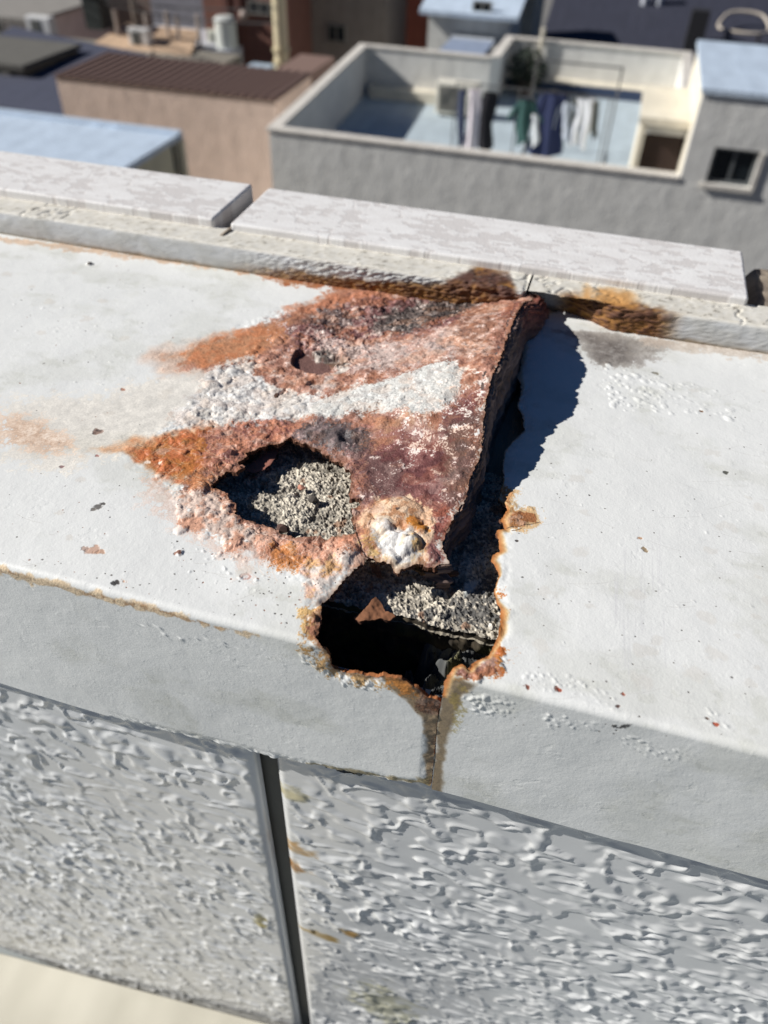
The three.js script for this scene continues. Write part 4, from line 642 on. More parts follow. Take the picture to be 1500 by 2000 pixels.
// ---------------------------------------------------------------- our own roof and building
const FLOOR = YB - 0.75;
const own = thing('rooftop_building', 'building whose roof edge carries the rusted coping', 'building', [0, 0, 3]);
part('body', box(-6, 6, 0, FLOOR - 0.002, -0.592, 9), M(200, 196, 190, 0.85), own);
{ const g = new THREE.PlaneGeometry(12, 9.2, 1, 1); g.rotateX(-Math.PI / 2); g.translate(0, FLOOR + 0.002, 4.4); struct('roof_floor', g, M(158, 164, 164, 0.85)); }
{ // mortar ramp at the foot of the wall
  const a = onZ(0, 1850, ZT), b = onZ(580, 2001, ZT), sl = (b[1] - a[1]) / (b[0] - a[0]); const xr = -0.118, Y = x => Math.max(-0.744, a[1] + sl * (x - a[0]));
  const us = gridLines([[-0.62], [xr, 0.006]]), vs = gridLines([[0], [1, 1 / 30]]);
  const t = thing('mortar_ramp', 'cream painted mortar ramp sloping along the foot of the tiles', 'ramp', [-0.4, FLOOR, -0.1]);
  part('top', surf(us, vs, (x, v) => { const n = fbm(x * 20, v * 4, 3); return [x, Y(x) + 0.0015 * n, lerp(ZT + 0.006, 0.12, v), ...mix3([166, 162, 148], [186, 182, 168], clamp(0.5 + n))]; }), VC(0.8), t);
  const sh = new THREE.Shape(); sh.moveTo(-0.62, -0.748); sh.lineTo(xr, -0.748); sh.lineTo(xr, Y(xr) - 0.004); sh.lineTo(a[0] + (-0.744 - a[1]) / sl, -0.7475); sh.lineTo(-0.62, -0.7475); const g = new THREE.ExtrudeGeometry(sh, { depth: 0.308, bevelEnabled: false }); g.translate(0, YB, ZT + 0.006); part('body', g, M(170, 166, 150, 0.85), t);
}

// ---------------------------------------------------------------- the town beyond (y, z relative to the eye)
const mottle = (() => { // stucco grain and stains, tiles every 3 m
  const n = 512, a = new Uint8Array(n * n * 4), b = new Uint8Array(n * n * 4);
  for (let j = 0; j < n; j++) for (let i = 0; i < n; i++) { const u = i / n, v = j / n, w = t => t < 0.5 ? t : 1 - t, f = fbm(w(u) * 14, w(v) * 9, 4), g = fbm(u * 90, v * 90, 2), o = (j * n + i) * 4, k = 236 + 14 * f + 5 * g; a[o] = a[o + 1] = a[o + 2] = clamp(k, 0, 255); a[o + 3] = 255; b[o] = b[o + 1] = b[o + 2] = 128 + 40 * g + 60 * f; b[o + 3] = 255; }
  const t = dataTex(n, n, a), u = dataTex(n, n, b, false); for (const q of [t, u]) { q.wrapS = q.wrapT = THREE.RepeatWrapping; } return [t, u];
})();
const WM = (r, g, b, rough = 0.9) => new THREE.MeshStandardMaterial({ color: lin(r, g, b), map: mottle[0], bumpMap: mottle[1], bumpScale: 0.02, roughness: rough });
function metreUV(g, k = 1 / 3) { const p = g.attributes.position, n = g.attributes.normal, uv = new Float32Array(p.count * 2); for (let i = 0; i < p.count; i++) { const ax = Math.abs(n.getX(i)), ay = Math.abs(n.getY(i)), az = Math.abs(n.getZ(i)), x = p.getX(i), y = p.getY(i), z = p.getZ(i); const [u, v] = ay > ax && ay > az ? [x, z] : ax > az ? [z, y] : [x, y]; uv[2 * i] = u * k; uv[2 * i + 1] = v * k; } g.setAttribute('uv', new THREE.BufferAttribute(uv, 2)); return g; }
const W = (name, g, m, p, l) => part(name, metreUV(g), m, p, l);
const eb = (x0, x1, y0, y1, z0, z1) => box(x0, x1, EYE + y0, EYE + y1, z0, z1);
function prism(pts, y0, y1) { const s = new THREE.Shape(); pts.forEach(([x, z], i) => i ? s.lineTo(x, -z) : s.moveTo(x, -z)); const g = new THREE.ExtrudeGeometry(s, { depth: y1 - y0, bevelEnabled: false }); g.rotateX(-Math.PI / 2); g.translate(0, EYE + y0, 0); return g; }
function quadRoof(pts, th = 0.12) { // four corners, clockwise from above, with thickness
  const v = [], I = [0, 2, 1, 0, 3, 2, 4, 5, 6, 4, 6, 7]; for (const d of [0, -th]) for (const p of pts) v.push(p[0], EYE + p[1] + d, p[2]); for (let k = 0; k < 4; k++) { const n = (k + 1) % 4; I.push(k, n, n + 4, k, n + 4, k + 4); }
  const g = new THREE.BufferGeometry(); g.setAttribute('position', new THREE.Float32BufferAttribute(v, 3)); g.setIndex(I); const h = g.toNonIndexed(); h.computeVertexNormals(); return h;
}
const GROUND = -EYE;
const mGrey = WM(232, 231, 226), mCap = WM(232, 226, 216, 0.7), mCream = WM(240, 232, 212), mBlueFloor = WM(196, 210, 217, 0.6), mBlueRoof = WM(210, 226, 243, 0.5), mNavy = M(52, 66, 92, 0.7), mGlass = new THREE.MeshPhysicalMaterial({ color: lin(28, 34, 38), roughness: 0.08 }), mFrame = M(150, 148, 142, 0.5, { metalness: 0.4 }), mDark = M(52, 36, 30, 0.7), mSteel = M(120, 118, 116, 0.45, { metalness: 0.6 });
function windowOn(p, x0, x1, y0, y1, z, mf = mFrame) { // window on a wall that faces +z
  const t = 0.05, fr = mergeGeometries([eb(x0, x1, y1 - t, y1, z - 0.04, z + 0.05), eb(x0, x1, y0, y0 + t, z - 0.04, z + 0.05), eb(x0, x0 + t, y0 + t, y1 - t, z - 0.04, z + 0.05), eb(x1 - t, x1, y0 + t, y1 - t, z - 0.04, z + 0.05), eb((x0 + x1) / 2 - 0.025, (x0 + x1) / 2 + 0.025, y0 + t, y1 - t, z - 0.03, z + 0.03)]);
  const w = part('window', fr, mf, p); for (const k of [0, 1]) part('pane', eb(k ? (x0 + x1) / 2 + 0.025 : x0 + t, k ? x1 - t : (x0 + x1) / 2 - 0.025, y0 + t, y1 - t, z - 0.02, z + 0.005), mGlass, w); return w;
}
{ const g = new THREE.PlaneGeometry(700, 700, 1, 1); g.rotateX(-Math.PI / 2); g.translate(0, 0, -60); struct('street_ground', metreUV(g), WM(132, 130, 126)); }

// grey house with the roof terrace
const PT = -4.5, FL = -5.64, ZF = -14.57;
const house = thing('terrace_house', 'grey rendered house with a blue roof terrace where laundry hangs', 'house', [-2.5, 0, -19]);
{
  const s = new THREE.Shape(); [[-6.3, 0], [4.9, 0], [4.9, EYE - 3.2], [1.28, EYE - 3.2], [1.28, EYE + PT - 0.05], [-6.3, EYE + PT - 0.05]].forEach(([x, y], i) => i ? s.lineTo(x, y) : s.moveTo(x, y));
  const q = farZ(1397, 287, ZF), r = farZ(1456, 366, ZF), wx0 = q[0], wx1 = wx0 + 0.73, wy1 = q[1], wy0 = r[1];
  const hole = new THREE.Path(); hole.moveTo(wx0, EYE + wy0); hole.lineTo(wx0, EYE + wy1); hole.lineTo(wx1, EYE + wy1); hole.lineTo(wx1, EYE + wy0); s.holes.push(hole);
  const g = new THREE.ExtrudeGeometry(s, { depth: 0.17, bevelEnabled: false }); g.translate(0, 0, ZF - 0.17); W('front_wall', g, mGrey, house);
  windowOn(house, wx0 + 0.002, wx1 - 0.002, wy0 + 0.002, wy1 - 0.002, ZF - 0.11, M(96, 100, 102, 0.5));
  const sill = W('window_surround', mergeGeometries([eb(wx0 - 0.06, wx1 + 0.06, wy0 - 0.07, wy0 - 0.002, ZF - 0.02, ZF + 0.06), eb(wx1 + 0.002, wx1 + 0.07, wy0, wy1, ZF - 0.02, ZF + 0.04)]), mCap, house);
  part('window_backing', eb(wx0 - 0.1, wx1 + 0.1, wy0 - 0.1, wy1 + 0.1, ZF - 0.3, ZF - 0.26), mDark, house);
  const capPts = (a, b, c, d) => [a, b, c, d];
  W('side_wall', prism([[-6.3, ZF - 0.172], [-6.13, ZF - 0.172], [-6.62, -22.0], [-6.8, -22.17], ], GROUND, PT - 0.05), mGrey, house);
  W('back_wall', prism([[-6.798, -22.172], [-6.62, -22.002], [-3.32, -22.002], [-3.14, -22.17]], GROUND, PT - 0.05), mGrey, house);
  W('back_wall', prism([[-3.14, -22.172], [-3.32, -22.002], [-3.32, -22.172], [-3.34, -24.76], [-3.17, -24.59], [-3.14, -22.18]], GROUND, PT - 0.05), mGrey, house);
  W('back_wall', prism([[-3.34, -24.762], [-3.168, -24.592], [1.4, -24.592], [1.57, -24.762]], GROUND, PT - 0.05), mGrey, house);
  W('side_wall', prism([[1.57, -24.76], [1.4, -24.59], [1.36, -18.302], [1.53, -18.302]], GROUND, PT - 0.05), mGrey, house);
  // pale caps
  const cap = (pts) => W('wall_cap', prism(pts, PT - 0.048, PT), mCap, house);
  cap([[-6.34, ZF + 0.03], [1.277, ZF + 0.03], [1.277, ZF - 0.2], [-6.11, ZF - 0.2]]);
  cap([[-6.342, ZF + 0.028], [-6.112, ZF - 0.202], [-6.59, -21.97], [-6.84, -22.2]]);
  cap([[-6.838, -22.202], [-6.592, -21.972], [-3.36, -21.972], [-3.11, -22.2]]);
  cap([[-3.108, -22.202], [-3.36, -22.206], [-3.38, -24.79], [-3.13, -24.55]]);
  cap([[-3.378, -24.792], [-3.132, -24.552], [1.37, -24.552], [1.61, -24.792]]);
  cap([[1.612, -24.79], [1.372, -24.55], [1.33, -18.303], [1.56, -18.303]]);
  W('terrace_floor', prism([[-6.12, ZF - 0.173], [1.277, ZF - 0.173], [1.357, -18.3], [1.398, -24.588], [-3.165, -24.588], [-3.14, -22.0], [-6.615, -22.0]], FL - 0.15, FL), mBlueFloor, house);
  W('ledge', eb(-3.1, 1.38, FL + 0.002, FL + 0.27, -24.586, -24.05), mCream, house); part('ledge_face', eb(-3.1, 1.36, FL + 0.002, FL + 0.25, -24.048, -23.98), mNavy, house);  // blue painted ledge front, its shade mixed into the navy
  W('ledge', eb(-6.4, -4.3, FL + 0.002, FL + 0.27, -22.0, -21.6), mCream, house);
  W('tower_wall', eb(1.282, 4.9, GROUND, -3.2, -18.3, ZF - 0.172), mCream, house);
  W('tower_roof', eb(1.24, 4.95, -3.198, -3.12, -18.35, ZF + 0.04), mBlueRoof, house);
  W('roof_hatch', rbox(3.0, 3.7, EYE - 3.118, EYE - 2.98, -17.2, -16.0, 0.03), WM(205, 216, 228, 0.5), house);
  // porch over the open stair doorway
  const ty = -3.82, px0 = 0.47;
  W('porch_roof', eb(px0 - 0.05, 1.28, ty - 0.12, ty, -17.6, -15.3), mCream, house);
  W('porch_wall', eb(px0, px0 + 0.1, FL + 0.002, ty - 0.122, -17.5, -15.42), mCream, house);
  W('porch_wall', eb(px0 + 0.102, 1.278, -4.1, ty - 0.122, -15.5, -15.42), mGrey, house);
  part('porch_shade_panel', eb(px0 + 0.104, 1.276, FL + 0.002, -4.102, -15.56, -15.5), mDark, house);  // dark panel standing for the shade inside the open porch
  W('drain_pipe', (() => { const g = new THREE.CylinderGeometry(0.055, 0.055, 1.15, 12); g.translate(-2.35, EYE - 4.78, -24.5); return g; })(), mCream, house);
}
// air conditioner on the terrace
{
  const q = farY(850, 224, FL), z = q[2] + 0.1, x = q[0], a = thing('air_conditioner', 'white air conditioner outdoor unit standing on the blue terrace floor', 'air conditioner', [x + 0.42, EYE + FL, z - 0.15]);
  part('casing', rbox(x, x + 1.05, EYE + FL + 0.06, EYE + FL + 0.78, z - 0.4, z, 0.02), M(232, 227, 212, 0.5), a);
  part('fan_recess', eb(x + 0.08, x + 0.72, FL + 0.14, FL + 0.7, z + 0.002, z + 0.012), M(122, 120, 112, 0.7), a);
  const ring = []; for (const r of [0.1, 0.18, 0.26]) { const t = new THREE.TorusGeometry(r, 0.007, 6, 32); t.translate(x + 0.4, EYE + FL + 0.42, z + 0.024); ring.push(t); } part('grille', mergeGeometries(ring), mSteel, a);
  for (const dx of [0.12, 0.85]) part('foot', eb(x + dx, x + dx + 0.07, FL + 0.001, FL + 0.06, z - 0.36, z - 0.02), M(90, 88, 84, 0.8), a);
  const hose = new THREE.TubeGeometry(new THREE.CatmullRomCurve3([[1.05, 0.3, -0.2], [1.25, 0.25, -0.25], [1.35, 0.05, -0.5], [1.3, 0.06, -0.9]].map(p => new THREE.Vector3(x + p[0], EYE + FL + p[1], z + p[2]))), 24, 0.025, 8); part('hose', hose, M(214, 208, 190, 0.7), a);
}
// laundry rack and clothes
const tube = (a, b, r = 0.016) => { const A = new THREE.Vector3(a[0], EYE + a[1], a[2]), B = new THREE.Vector3(b[0], EYE + b[1], b[2]), g = new THREE.CylinderGeometry(r, r, A.distanceTo(B), 10); g.rotateX(Math.PI / 2); const m = new THREE.Matrix4().lookAt(A, B, new THREE.Vector3(0.01, 1, 0.02)); g.applyMatrix4(m); g.translate((A.x + B.x) / 2, (A.y + B.y) / 2, (A.z + B.z) / 2); return g; };
const ZRACK = -18.87;
{
  const r = thing('drying_rack', 'thin grey steel drying rack holding the laundry on the terrace', 'drying rack', [-1, EYE + FL, ZRACK]);
  const x0 = -1.86, x1 = -0.06, yt = -3.83;
  part('rail', tube([x0, yt, ZRACK], [x1, yt, ZRACK], 0.02), mSteel, r); part('post', tube([x1, FL, ZRACK], [x1, yt + 0.02, ZRACK], 0.022), mSteel, r); part('post', tube([x0, FL, ZRACK], [x0, yt + 0.02, ZRACK], 0.022), mSteel, r);
  part('foot', tube([x1, FL + 0.022, ZRACK - 0.35], [x1, FL + 0.022, ZRACK + 0.35], 0.02), mSteel, r); part('foot', tube([x0, FL + 0.022, ZRACK - 0.35], [x0, FL + 0.022, ZRACK + 0.35], 0.02), mSteel, r);
}
const ZC = -17.2, YL = -4.02;
{
  const r = thing('clothes_rail', 'low grey clothes rail on legs in front of the drying rack', 'clothes rail', [-1.6, EYE + FL, ZC]);
  part('rail', tube([-3.25, YL, ZC], [-0.15, YL, ZC], 0.015), mSteel, r);
  for (const x of [-3.24, -1.95, -0.16]) part('leg', tube([x, FL, ZC], [x, YL + 0.012, ZC], 0.015), mSteel, r);
}
function garment(label, category, cx, top, bot, wTop, wBot, mat, sleeves, folds = 5, group) {
  const t = thing(category.replace(' ', '_'), label, category, [cx, EYE + bot, ZC], group);
  const tubeG = (x0, y0, x1, y1, wa, wb, d) => { const P = [], I = [], nu = 28, nv = 16; for (let j = 0; j <= nv; j++) for (let i = 0; i <= nu; i++) { const v = j / nv, a = i / nu * Math.PI * 2, w = lerp(wa, wb, Math.pow(v, 0.8)), f = 1 + 0.5 * Math.sin(a * folds + v * 2.4 + x0 * 7) * (0.3 + v); P.push(lerp(x0, x1, v) + w * (1 + 0.12 * Math.sin(v * 9 + a * 2 + x0 * 5)) * Math.cos(a) + 0.03 * Math.sin(v * 4 + x0 * 9), EYE + lerp(y0, y1, v) + 0.06 * Math.sin(a * 2 + x0 * 4) * v * v, ZC + d * Math.sin(a) * f); } for (let j = 0; j < nv; j++) for (let i = 0; i < nu; i++) { const a = j * (nu + 1) + i; I.push(a, a + 1, a + nu + 2, a, a + nu + 2, a + nu + 1); } const g = new THREE.BufferGeometry(); g.setAttribute('position', new THREE.Float32BufferAttribute(P, 3)); g.setIndex(I); g.computeVertexNormals(); return g; };
  part('cloth', tubeG(cx, top, cx, bot, wTop, wBot, 0.075), mat, t);
  if (sleeves) for (const s of [-1, 1]) part('sleeve', tubeG(cx + s * wTop * 0.85, top - 0.02, cx + s * (wTop + 0.14), top - sleeves[0], 0.075, 0.06, 0.05), sleeves[1] || mat, t);
  part('hanger', mergeGeometries([tube([cx - wTop, top - 0.01, ZC], [cx, top + 0.08, ZC], 0.007), tube([cx, top + 0.08, ZC], [cx + wTop, top - 0.01, ZC], 0.007), tube([cx, top + 0.08, ZC], [cx, YL + 0.004, ZC], 0.006)]), mSteel, t);
  return t;
}
{
  const X = (px, py) => farZ(px, py, ZC)[0], Yy = (px, py) => farZ(px, py, ZC)[1], C = (r, g, b) => M(r, g, b, 0.95);
  garment('white towel with a pink band hanging beside black trousers', 'towel', X(924, 230), YL - 0.1, Yy(918, 290), 0.13, 0.16, C(236, 226, 230), null, 4);
  garment('black trousers hanging beside the white towel', 'trousers', X(952, 230), YL - 0.12, Yy(948, 289), 0.15, 0.17, C(34, 32, 38), null, 3);
  garment('dark blue vest at the outer end of the clothes rail', 'vest', X(903, 220), YL - 0.13, Yy(900, 282), 0.09, 0.07, C(58, 66, 90), null, 3);
  garment('green shirt hanging between trousers and navy dress', 'shirt', X(1026, 230), YL - 0.2, Yy(1022, 280), 0.17, 0.13, C(58, 92, 88), [0.4], 4);
  garment('long navy dress hanging mid clothes rail', 'dress', X(1078, 220), YL - 0.03, Yy(1074, 302), 0.22, 0.34, C(48, 56, 90), [0.5], 6);
  garment('white shirt with dark sleeves at the porch end of the rail', 'shirt', X(1140, 220), YL - 0.06, Yy(1137, 286), 0.2, 0.19, C(240, 242, 246), [0.7, C(78, 80, 72)], 5);
  garment('pale grey shirt hanging between navy dress and white shirt', 'shirt', X(1108, 230), YL - 0.14, Yy(1106, 268), 0.12, 0.14, C(196, 204, 216), [0.45], 4);
  garment('small white cloth hanging beside the navy dress', 'cloth', X(1046, 250), YL - 0.42, Yy(1044, 284), 0.1, 0.12, C(230, 234, 236), null, 3);
}
{ // potted shrub in the corner behind the laundry
  const b = [-2.55, EYE + FL, -23.6], t = thing('potted_shrub', 'dark green potted shrub in the terrace corner behind the laundry', 'shrub', b);
  const pot = new THREE.CylinderGeometry(0.28, 0.2, 0.4, 20); pot.translate(b[0], b[1] + 0.2, b[2]); part('pot', pot, M(84, 70, 62, 0.9), t);
  const st = new THREE.CylinderGeometry(0.03, 0.05, 0.5, 8); st.translate(b[0], b[1] + 0.6, b[2]); part('stem', st, M(70, 58, 44, 0.9), t);
  const lv = []; for (let k = 0; k < 900; k++) { const a = rr(0, 6.28), e = Math.acos(rr(-1, 1)), r = 0.55 * Math.cbrt(rnd()), g = new THREE.PlaneGeometry(0.09, 0.05); g.rotateX(rr(0, 3)); g.rotateY(rr(0, 6)); g.translate(b[0] + r * Math.sin(e) * Math.cos(a), b[1] + 0.62 + r * 1.0 * Math.cos(e), b[2] + r * Math.sin(e) * Math.sin(a)); lv.push(g); } const cr = part('crown', mergeGeometries(lv), new THREE.MeshStandardMaterial({ color: lin(46, 56, 44), roughness: 0.8, side: THREE.DoubleSide }), t);
}
// near neighbour with the pale blue roof
{
  const y = -4.4, x1 = -7.52, zf = -13.45, h = thing('flat_roof_house', 'low house with a pale blue flat roof and cream side wall', 'house', [-11, 0, -10.5]);
  W('wall', eb(-15.5, x1 - 0.02, GROUND, y - 0.1, zf + 0.02, -7.5), WM(236, 226, 192), h);
  W('roof', eb(-15.56, x1, y - 0.098, y - 0.03, zf, -7.45), mBlueRoof, h);
  W('roof_rim', eb(-15.56, x1, y - 0.028, y + 0.03, zf, zf + 0.16), mBlueRoof, h); W('roof_rim', eb(x1 - 0.1, x1, y - 0.028, y + 0.0, zf + 0.162, -7.45), mBlueRoof, h);
  part('corner_trim', eb(x1 - 0.018, x1 + 0.03, GROUND, y - 0.1, zf + 0.02, zf + 0.16), M(214, 204, 176, 0.7), h);
  part('shutter', eb(x1 - 0.018, x1 + 0.012, GROUND + 0.1, y - 0.12, zf + 0.3, zf + 0.42), M(110, 104, 88, 0.8), h);
}
// pink-brown building with the ribbed roof
{
  const y = -4.6, x0 = -12.55, x1 = -7.15, zf = -17.0, zb = -21, h = thing('pink_house', 'pink brown rendered house with a ribbed brown metal roof', 'house', [-9.8, 0, -19]);
  const zr = -19.25; W('wall', eb(x0, x1, GROUND, y - 0.06, zr, zf), WM(232, 208, 192), h);
  const roof = part('roof', quadRoof([[x0 - 0.02, y - 0.05, zf + 0.03], [x1 + 0.02, y - 0.05, zf + 0.03], [x1 + 0.02, y - 0.02, zr], [x0 - 0.02, y - 0.02, zr]], 0.05), M(104, 82, 74, 0.75), h);
  for (let k = 0; k < 24; k++) { const x = lerp(x0 + 0.1, x1 - 0.1, k / 23); part('roof_rib', quadRoof([[x - 0.035, y - 0.02, zf + 0.03], [x + 0.035, y - 0.02, zf + 0.03], [x + 0.035, y + 0.01, zr], [x - 0.035, y + 0.01, zr]], 0.035), M(112, 89, 81, 0.7), roof); }
  W('side_wing', eb(x1 - 0.9, x1, GROUND, y - 0.02, zb, zr - 0.002), M(128, 104, 94, 0.85), h);
}
// utility pole
{ const q = farZ(548, 70, -22.5), t = thing('utility_pole', 'cream concrete utility pole rising behind the ribbed brown roof', 'pole', [q[0], 0, -22.5]); const g = new THREE.CylinderGeometry(0.17, 0.22, EYE - 1, 20); g.translate(q[0], (EYE - 1) / 2, -22.5); part('shaft', g, M(214, 202, 168, 0.8), t); for (const dy of [-5.2, -4.9]) { const b = new THREE.CylinderGeometry(0.24, 0.24, 0.08, 20); b.translate(q[0], EYE + dy, -22.5); part('band', b, M(190, 178, 146, 0.6), t); } const cb = rbox(q[0] - 0.95, q[0] - 0.22, EYE - 5.75, EYE - 5.3, -22.65, -22.3, 0.05); part('transformer_box', cb, M(168, 184, 198, 0.5), t); }
// far houses: front planes at depth z, corners read off the photograph
function farHouse(name, label, px0, px1, pyTop, z, depth, mat, opts = {}) {
  const a = farZ(px0, pyTop ?? 0, z), b = farZ(px1, pyTop ?? 0, z), x0 = a[0], x1 = b[0], y = pyTop == null ? (opts.top ?? -3.2) : (a[1] + b[1]) / 2;
  const h = thing(name, label, opts.category || 'house', [(x0 + x1) / 2, 0, z - depth / 2]); W('wall', eb(x0, x1, GROUND, y, z - depth, z), mat, h);
  if (opts.roof) { const o = opts.over ?? 0.25, rise = opts.rise ?? 0.9, ym = y + rise, zm = z - depth / 2; if (opts.flat) W('roof', eb(x0 - 0.1, x1 + 0.1, y + 0.002, y + 0.14, z - depth - 0.1, z + 0.1), opts.roof, h); else { W('roof', quadRoof([[x0 - o, y - 0.02, z + o], [x1 + o, y - 0.02, z + o], [x1 + o, ym, zm], [x0 - o, ym, zm]]), opts.roof, h); W('roof', quadRoof([[x0 - o, ym, zm - 0.002], [x1 + o, ym, zm - 0.002], [x1 + o, y - 0.02, z - depth - o], [x0 - o, y - 0.02, z - depth - o]]), opts.roof, h); } }
  for (const w of opts.win || []) { const p = farZ(w[0], w[1], z), q = farZ(w[2], w[3], z); windowOn(h, p[0], q[0], q[1], p[1], z + 0.045, opts.wf); }
  return h;
}
farHouse('brown_house', 'dark brown house wall behind the cream pole', 395, 560, null, -31, 6, WM(130, 90, 78), { top: -2.6, win: [[485, 0, 530, 30]] });
{ const h = scene.children[scene.children.length - 1]; for (const [px, py] of [[430, 38], [478, 28]]) { const p = farZ(px, py, -31); const g = new THREE.SphereGeometry(0.16, 14, 10); g.translate(p[0], EYE + p[1], -30.9); part('wall_vent', g, M(176, 160, 150, 0.6), h); } for (const px of [448, 470]) { const p = farZ(px, 60, -31); part('downpipe', eb(p[0] - 0.1, p[0] + 0.1, GROUND, -2.7, -30.99, -30.85), M(98, 62, 54, 0.7), h); } }
farHouse('grey_brown_house', 'grey brown house with dark windows behind the terrace house', 562, 752, null, -33.5, 5, WM(150, 140, 130), { top: -2.8, win: [[572, -20, 608, 52], [640, 46, 676, 84]] });  // mottled grey brown render all over
farHouse('brick_house', 'orange brick house beside the white gabled house', 742, 838, null, -37, 5, WM(178, 104, 84), { top: -3.4 });
farHouse('white_house', 'white house with a pale blue gabled roof behind the terrace', 838, 1000, 22, -27.4, 5, WM(224, 224, 218), { roof: mBlueRoof, rise: 0.7, win: [[925, 0, 960, 30]] });
{ const y = -5.1, a = farY(885, 50, y), b = farY(985, 52, y), c = farY(845, 100, y), t = thing('lean_to', 'low shed with a grey blue sheet roof between terrace and white house', 'shed', [-4.8, 0, -27]); const zb = Math.max(a[2], -27.2); W('wall', eb(c[0] + 0.2, b[0], GROUND, y - 0.12, zb + 0.1, -24.95), WM(170, 172, 172), t); W('roof', eb(c[0] + 0.1, b[0] + 0.05, y - 0.118, y - 0.03, zb, -24.9), WM(158, 172, 196, 0.5), t); part('roof_edge', eb(c[0] + 0.1, b[0] + 0.05, y - 0.028, y + 0.03, zb, zb + 0.12), M(216, 220, 222, 0.6), t); }
farHouse('cream_tower', 'narrow cream and grey stair tower beside the slate roof', 990, 1046, null, -30, 3, WM(214, 206, 186), { top: -4.0 });
{ // the dark slate roof
  const t = thing('slate_house', 'house under a wide dark slate roof behind the terrace', 'house', [5, 0, -40]), x0 = -3.2, x1 = 15, m = WM(58, 60, 74, 0.7);
  W('wall', eb(x0 + 0.3, x1 - 0.3, GROUND, -7.3, -48, -29.6), WM(150, 146, 140), t);
  W('roof', quadRoof([[x0, -7.2, -29], [x1, -7.2, -29], [x1, -4.0, -39], [x0, -4.0, -39]], 0.2), m, t); W('roof', quadRoof([[x0, -4.0, -39.002], [x1, -4.0, -39.002], [x1, -7.2, -49], [x0, -7.2, -49]], 0.2), m, t);
  const onRoof = (px, py) => { const d = ray(px, py); let s = 0.01; for (let k = 0; k < 4000; k++) { s += 0.01 / 1000 * 1; const z = d[2] * s, y = d[1] * s; if (y < -7.2 + (-29 - z) * 0.32) return [d[0] * s, y, z]; if (z < -39) break; } return [d[0] * s, d[1] * s, d[2] * s]; };
  for (const [px, py] of [[1258, 8], [1287, 8]]) { const q = onRoof(px, py), g = new THREE.CylinderGeometry(0.13, 0.13, 0.9, 14); g.translate(q[0], EYE + q[1] + 0.2, q[2]); const v = part('roof_vent', g, M(196, 200, 208, 0.4), t); }
  const q = onRoof(1352, 90); part('chimney', eb(q[0] - 0.3, q[0] + 0.3, q[1] - 0.3, q[1] + 1.1, q[2] - 0.3, q[2] + 0.3), M(36, 36, 40, 0.8), t);
  const r = onRoof(1450, 70); const cv = new THREE.CatmullRomCurve3([[-0.9, 0.25, 0.2], [-0.5, 0.2, 0.5], [0.4, 0.2, 0.6], [0.8, 0.25, 0.2], [0.5, 0.6, -0.4], [-0.6, 0.6, -0.4]].map(p => new THREE.Vector3(r[0] + p[0], EYE + r[1] + p[1], r[2] + p[2])), true); part('roof_rail', new THREE.TubeGeometry(cv, 60, 0.05, 8, true), M(196, 186, 172, 0.5), t); for (const dx of [-0.6, 0.5]) part('rail_foot', eb(r[0] + dx - 0.05, r[0] + dx + 0.05, r[1] - 0.4, r[1] + 0.22, r[2] + 0.45, r[2] + 0.55), M(120, 110, 100, 0.6), t);
}
// roofs to the left of the pink house
{
  const t = thing('navy_roof_house', 'house under a blue grey slate roof beyond the pale blue roof', 'house', [-18, 0, -25]), y = -6.3, m = WM(76, 80, 98, 0.7);
  W('wall', eb(-21, -13.4, GROUND, y - 0.3, -29, -19.8), WM(140, 134, 122), t);
  W('roof', quadRoof([[-20.2, y - 0.1, -20.4], [-13.1, y - 0.1, -19.4], [-15.2, y + 0.1, -26], [-22, y + 0.1, -28]], 0.16), m, t);
  part('roof_edge', tube([-13.12, y - 0.04, -19.4], [-15.22, y + 0.16, -26], 0.09), M(150, 140, 128, 0.7), t);
}
{ const a = farY(215, 45, -6.6), t = thing('beige_roof_house', 'house with a beige flat roof and pipes behind the pink house', 'house', [-17.5, 0, -31]); W('wall', eb(-19, -14.2, GROUND, -6.72, -33, -27.6), WM(196, 198, 204), t); W('roof', quadRoof([[-19.1, -6.71, -27.5], [-14.8, -6.71, -27.5], [-15.6, -6.2, -30.2], [-18.6, -6.2, -30.2]]), WM(206, 176, 146), t); windowOn(t, -15.2, -14.5, -7.9, -7.0, -27.555); for (let k = 0; k < 6; k++) { const x = -18.4 + k * 0.62, g = new THREE.CylinderGeometry(0.07, 0.07, 1.1, 12); g.translate(x, EYE - 6.15, -29.2 - 0.4 * (k % 2)); part('roof_pipe', g, M(182, 170, 160, 0.6), t); } const q = farY(272, 60, -6.6), p = new THREE.CylinderGeometry(0.1, 0.12, 2.4, 12); p.translate(-17.4, EYE - 5.45, -28.9); part('mast', p, M(120, 106, 94, 0.7), t); }
{ const t = thing('water_tank', 'white drum water tank behind the beige roof', 'tank', [-14.6, EYE - 6.718, -30.4]); const g = new THREE.CylinderGeometry(0.4, 0.4, 0.9, 20); g.translate(-14.6, EYE - 6.266, -30.4); part('drum', g, M(214, 218, 210, 0.5), t); const l = new THREE.CylinderGeometry(0.3, 0.42, 0.1, 20); l.translate(-14.6, EYE - 5.765, -30.4); part('lid', l, M(196, 200, 196, 0.5), t); }
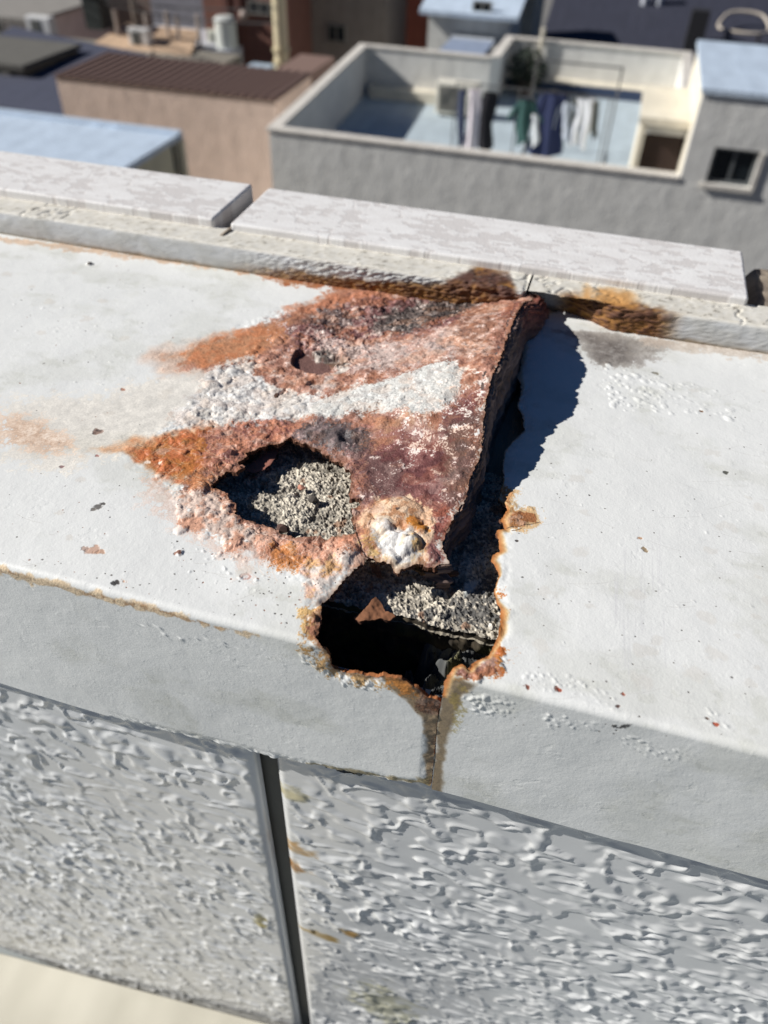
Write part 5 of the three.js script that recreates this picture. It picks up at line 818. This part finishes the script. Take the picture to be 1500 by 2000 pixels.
{ // chimney block, aerial and coolers on the slate roof
  const t = thing('roof_chimney', 'black chimney block on the blue grey slate roof', 'chimney', [-20, EYE - 6.4, -27.5]), q = farY(195, 52, -6.25); t.position.set(q[0], EYE - 6.3, q[2]);
  part('stack', eb(q[0] - 0.35, q[0] + 0.35, -6.3, -5.2, q[2] - 0.35, q[2] + 0.35), M(44, 50, 48, 0.8), t); part('cap', eb(q[0] - 0.42, q[0] + 0.42, -5.198, -5.08, q[2] - 0.42, q[2] + 0.42), M(206, 204, 194, 0.7), t);
}
for (const [px, py, y, w, c, label] of [[430, 78, -6.6, 1.1, [206, 208, 196], 'pale green cooler unit beside the brown wall'], [270, 75, -6.3, 0.8, [222, 220, 216], 'white cooler unit beside the beige roof'], [75, 52, -6.1, 1.0, [214, 214, 212], 'white cooler unit beyond the slate ridge']]) {
  const q = farY(px, py, y), t = thing('cooler_unit', label, 'cooler unit', [q[0], EYE + y - 0.6, q[2]], 'coolers on the far roofs'); part('casing', rbox(q[0] - w / 2, q[0] + w / 2, EYE + y - 0.5, EYE + y + 0.3, q[2] - 0.4, q[2], 0.04), M(...c, 0.5), t); part('grille', eb(q[0] - w * 0.3, q[0] + w * 0.1, y - 0.35, y + 0.2, q[2] + 0.002, q[2] + 0.02), M(90, 92, 88, 0.7), t); for (const k of [-1, 1]) part('stand', eb(q[0] + k * w * 0.35 - 0.05, q[0] + k * w * 0.35 + 0.05, y - 2.2, y - 0.502, q[2] - 0.3, q[2] - 0.1), M(96, 94, 90, 0.7), t);
}
{ const q = farZ(548, 70, -22.5); const t = thing('power_cables', 'thin black power cables strung from the cream pole', 'cables', [q[0], EYE - 3, -22.5]); for (let k = 0; k < 4; k++) { const a = new THREE.Vector3(q[0], EYE - 3.2 - k * 0.35, -22.3), b = new THREE.Vector3(-24, EYE - 4.6 - k * 0.3, -30 - k), m = a.clone().lerp(b, 0.5); m.y -= 0.8; part('cable', new THREE.TubeGeometry(new THREE.QuadraticBezierCurve3(a, m, b), 40, 0.02, 6), M(30, 30, 32, 0.7), t); } }
farHouse('white_corner_house', 'white house with a row of windows beyond the slate roofs', -260, 62, 28, -34, 6, WM(226, 216, 204), { roof: WM(150, 146, 140), flat: true, win: [[-20, 42, 10, 66]] });
farHouse('grey_balcony_house', 'olive grey house with stacked balconies behind the pale blue roof', -240, 40, 120, -22.5, 3, WM(128, 122, 108), { roof: WM(104, 102, 96), flat: true, win: [[5, 140, 30, 175]] });
for (const [x, w, z, top, c, look] of [[-52, 8, -50, 8.6, [170, 166, 160], 'pale grey'], [-43, 7, -46, 7.6, [196, 190, 180], 'cream'], [-35, 8, -48, 8.8, [120, 100, 90], 'brown'], [-26, 6.5, -45, 8.2, [150, 150, 158], 'bluish grey'], [-18.5, 7, -50, 9, [206, 200, 196], 'white']]) {
  const y = -EYE + top, d = 8, h = thing('distant_house', look + ' distant house with a grey gabled roof far behind the slate roofs', 'house', [x + w / 2, 0, z - d / 2], 'distant houses');
  W('wall', eb(x, x + w, GROUND, y, z - d + 1, z), WM(...c), h);
  W('roof', quadRoof([[x - 0.3, y, z + 0.3], [x + w + 0.3, y, z + 0.3], [x + w + 0.3, y + 1, z - d / 2], [x - 0.3, y + 1, z - d / 2]]), WM(86, 84, 92), h); W('roof', quadRoof([[x - 0.3, y + 1, z - d / 2 - 0.002], [x + w + 0.3, y + 1, z - d / 2 - 0.002], [x + w + 0.3, y, z - d + 0.7], [x - 0.3, y, z - d + 0.7]]), WM(86, 84, 92), h);
  for (const u of [0.2, 0.6]) windowOn(h, x + w * u, x + w * u + 1.1, y - 1.9, y - 0.8, z + 0.045);
}
renderOut();
function renderOut() {
  const renderer = new THREE.WebGLRenderer({ antialias: true }); renderer.setSize(768, 1024); renderer.toneMapping = THREE.LinearToneMapping; renderer.toneMappingExposure = EXPOSURE; renderer.shadowMap.enabled = true;
  renderer.render(scene, camera);
}
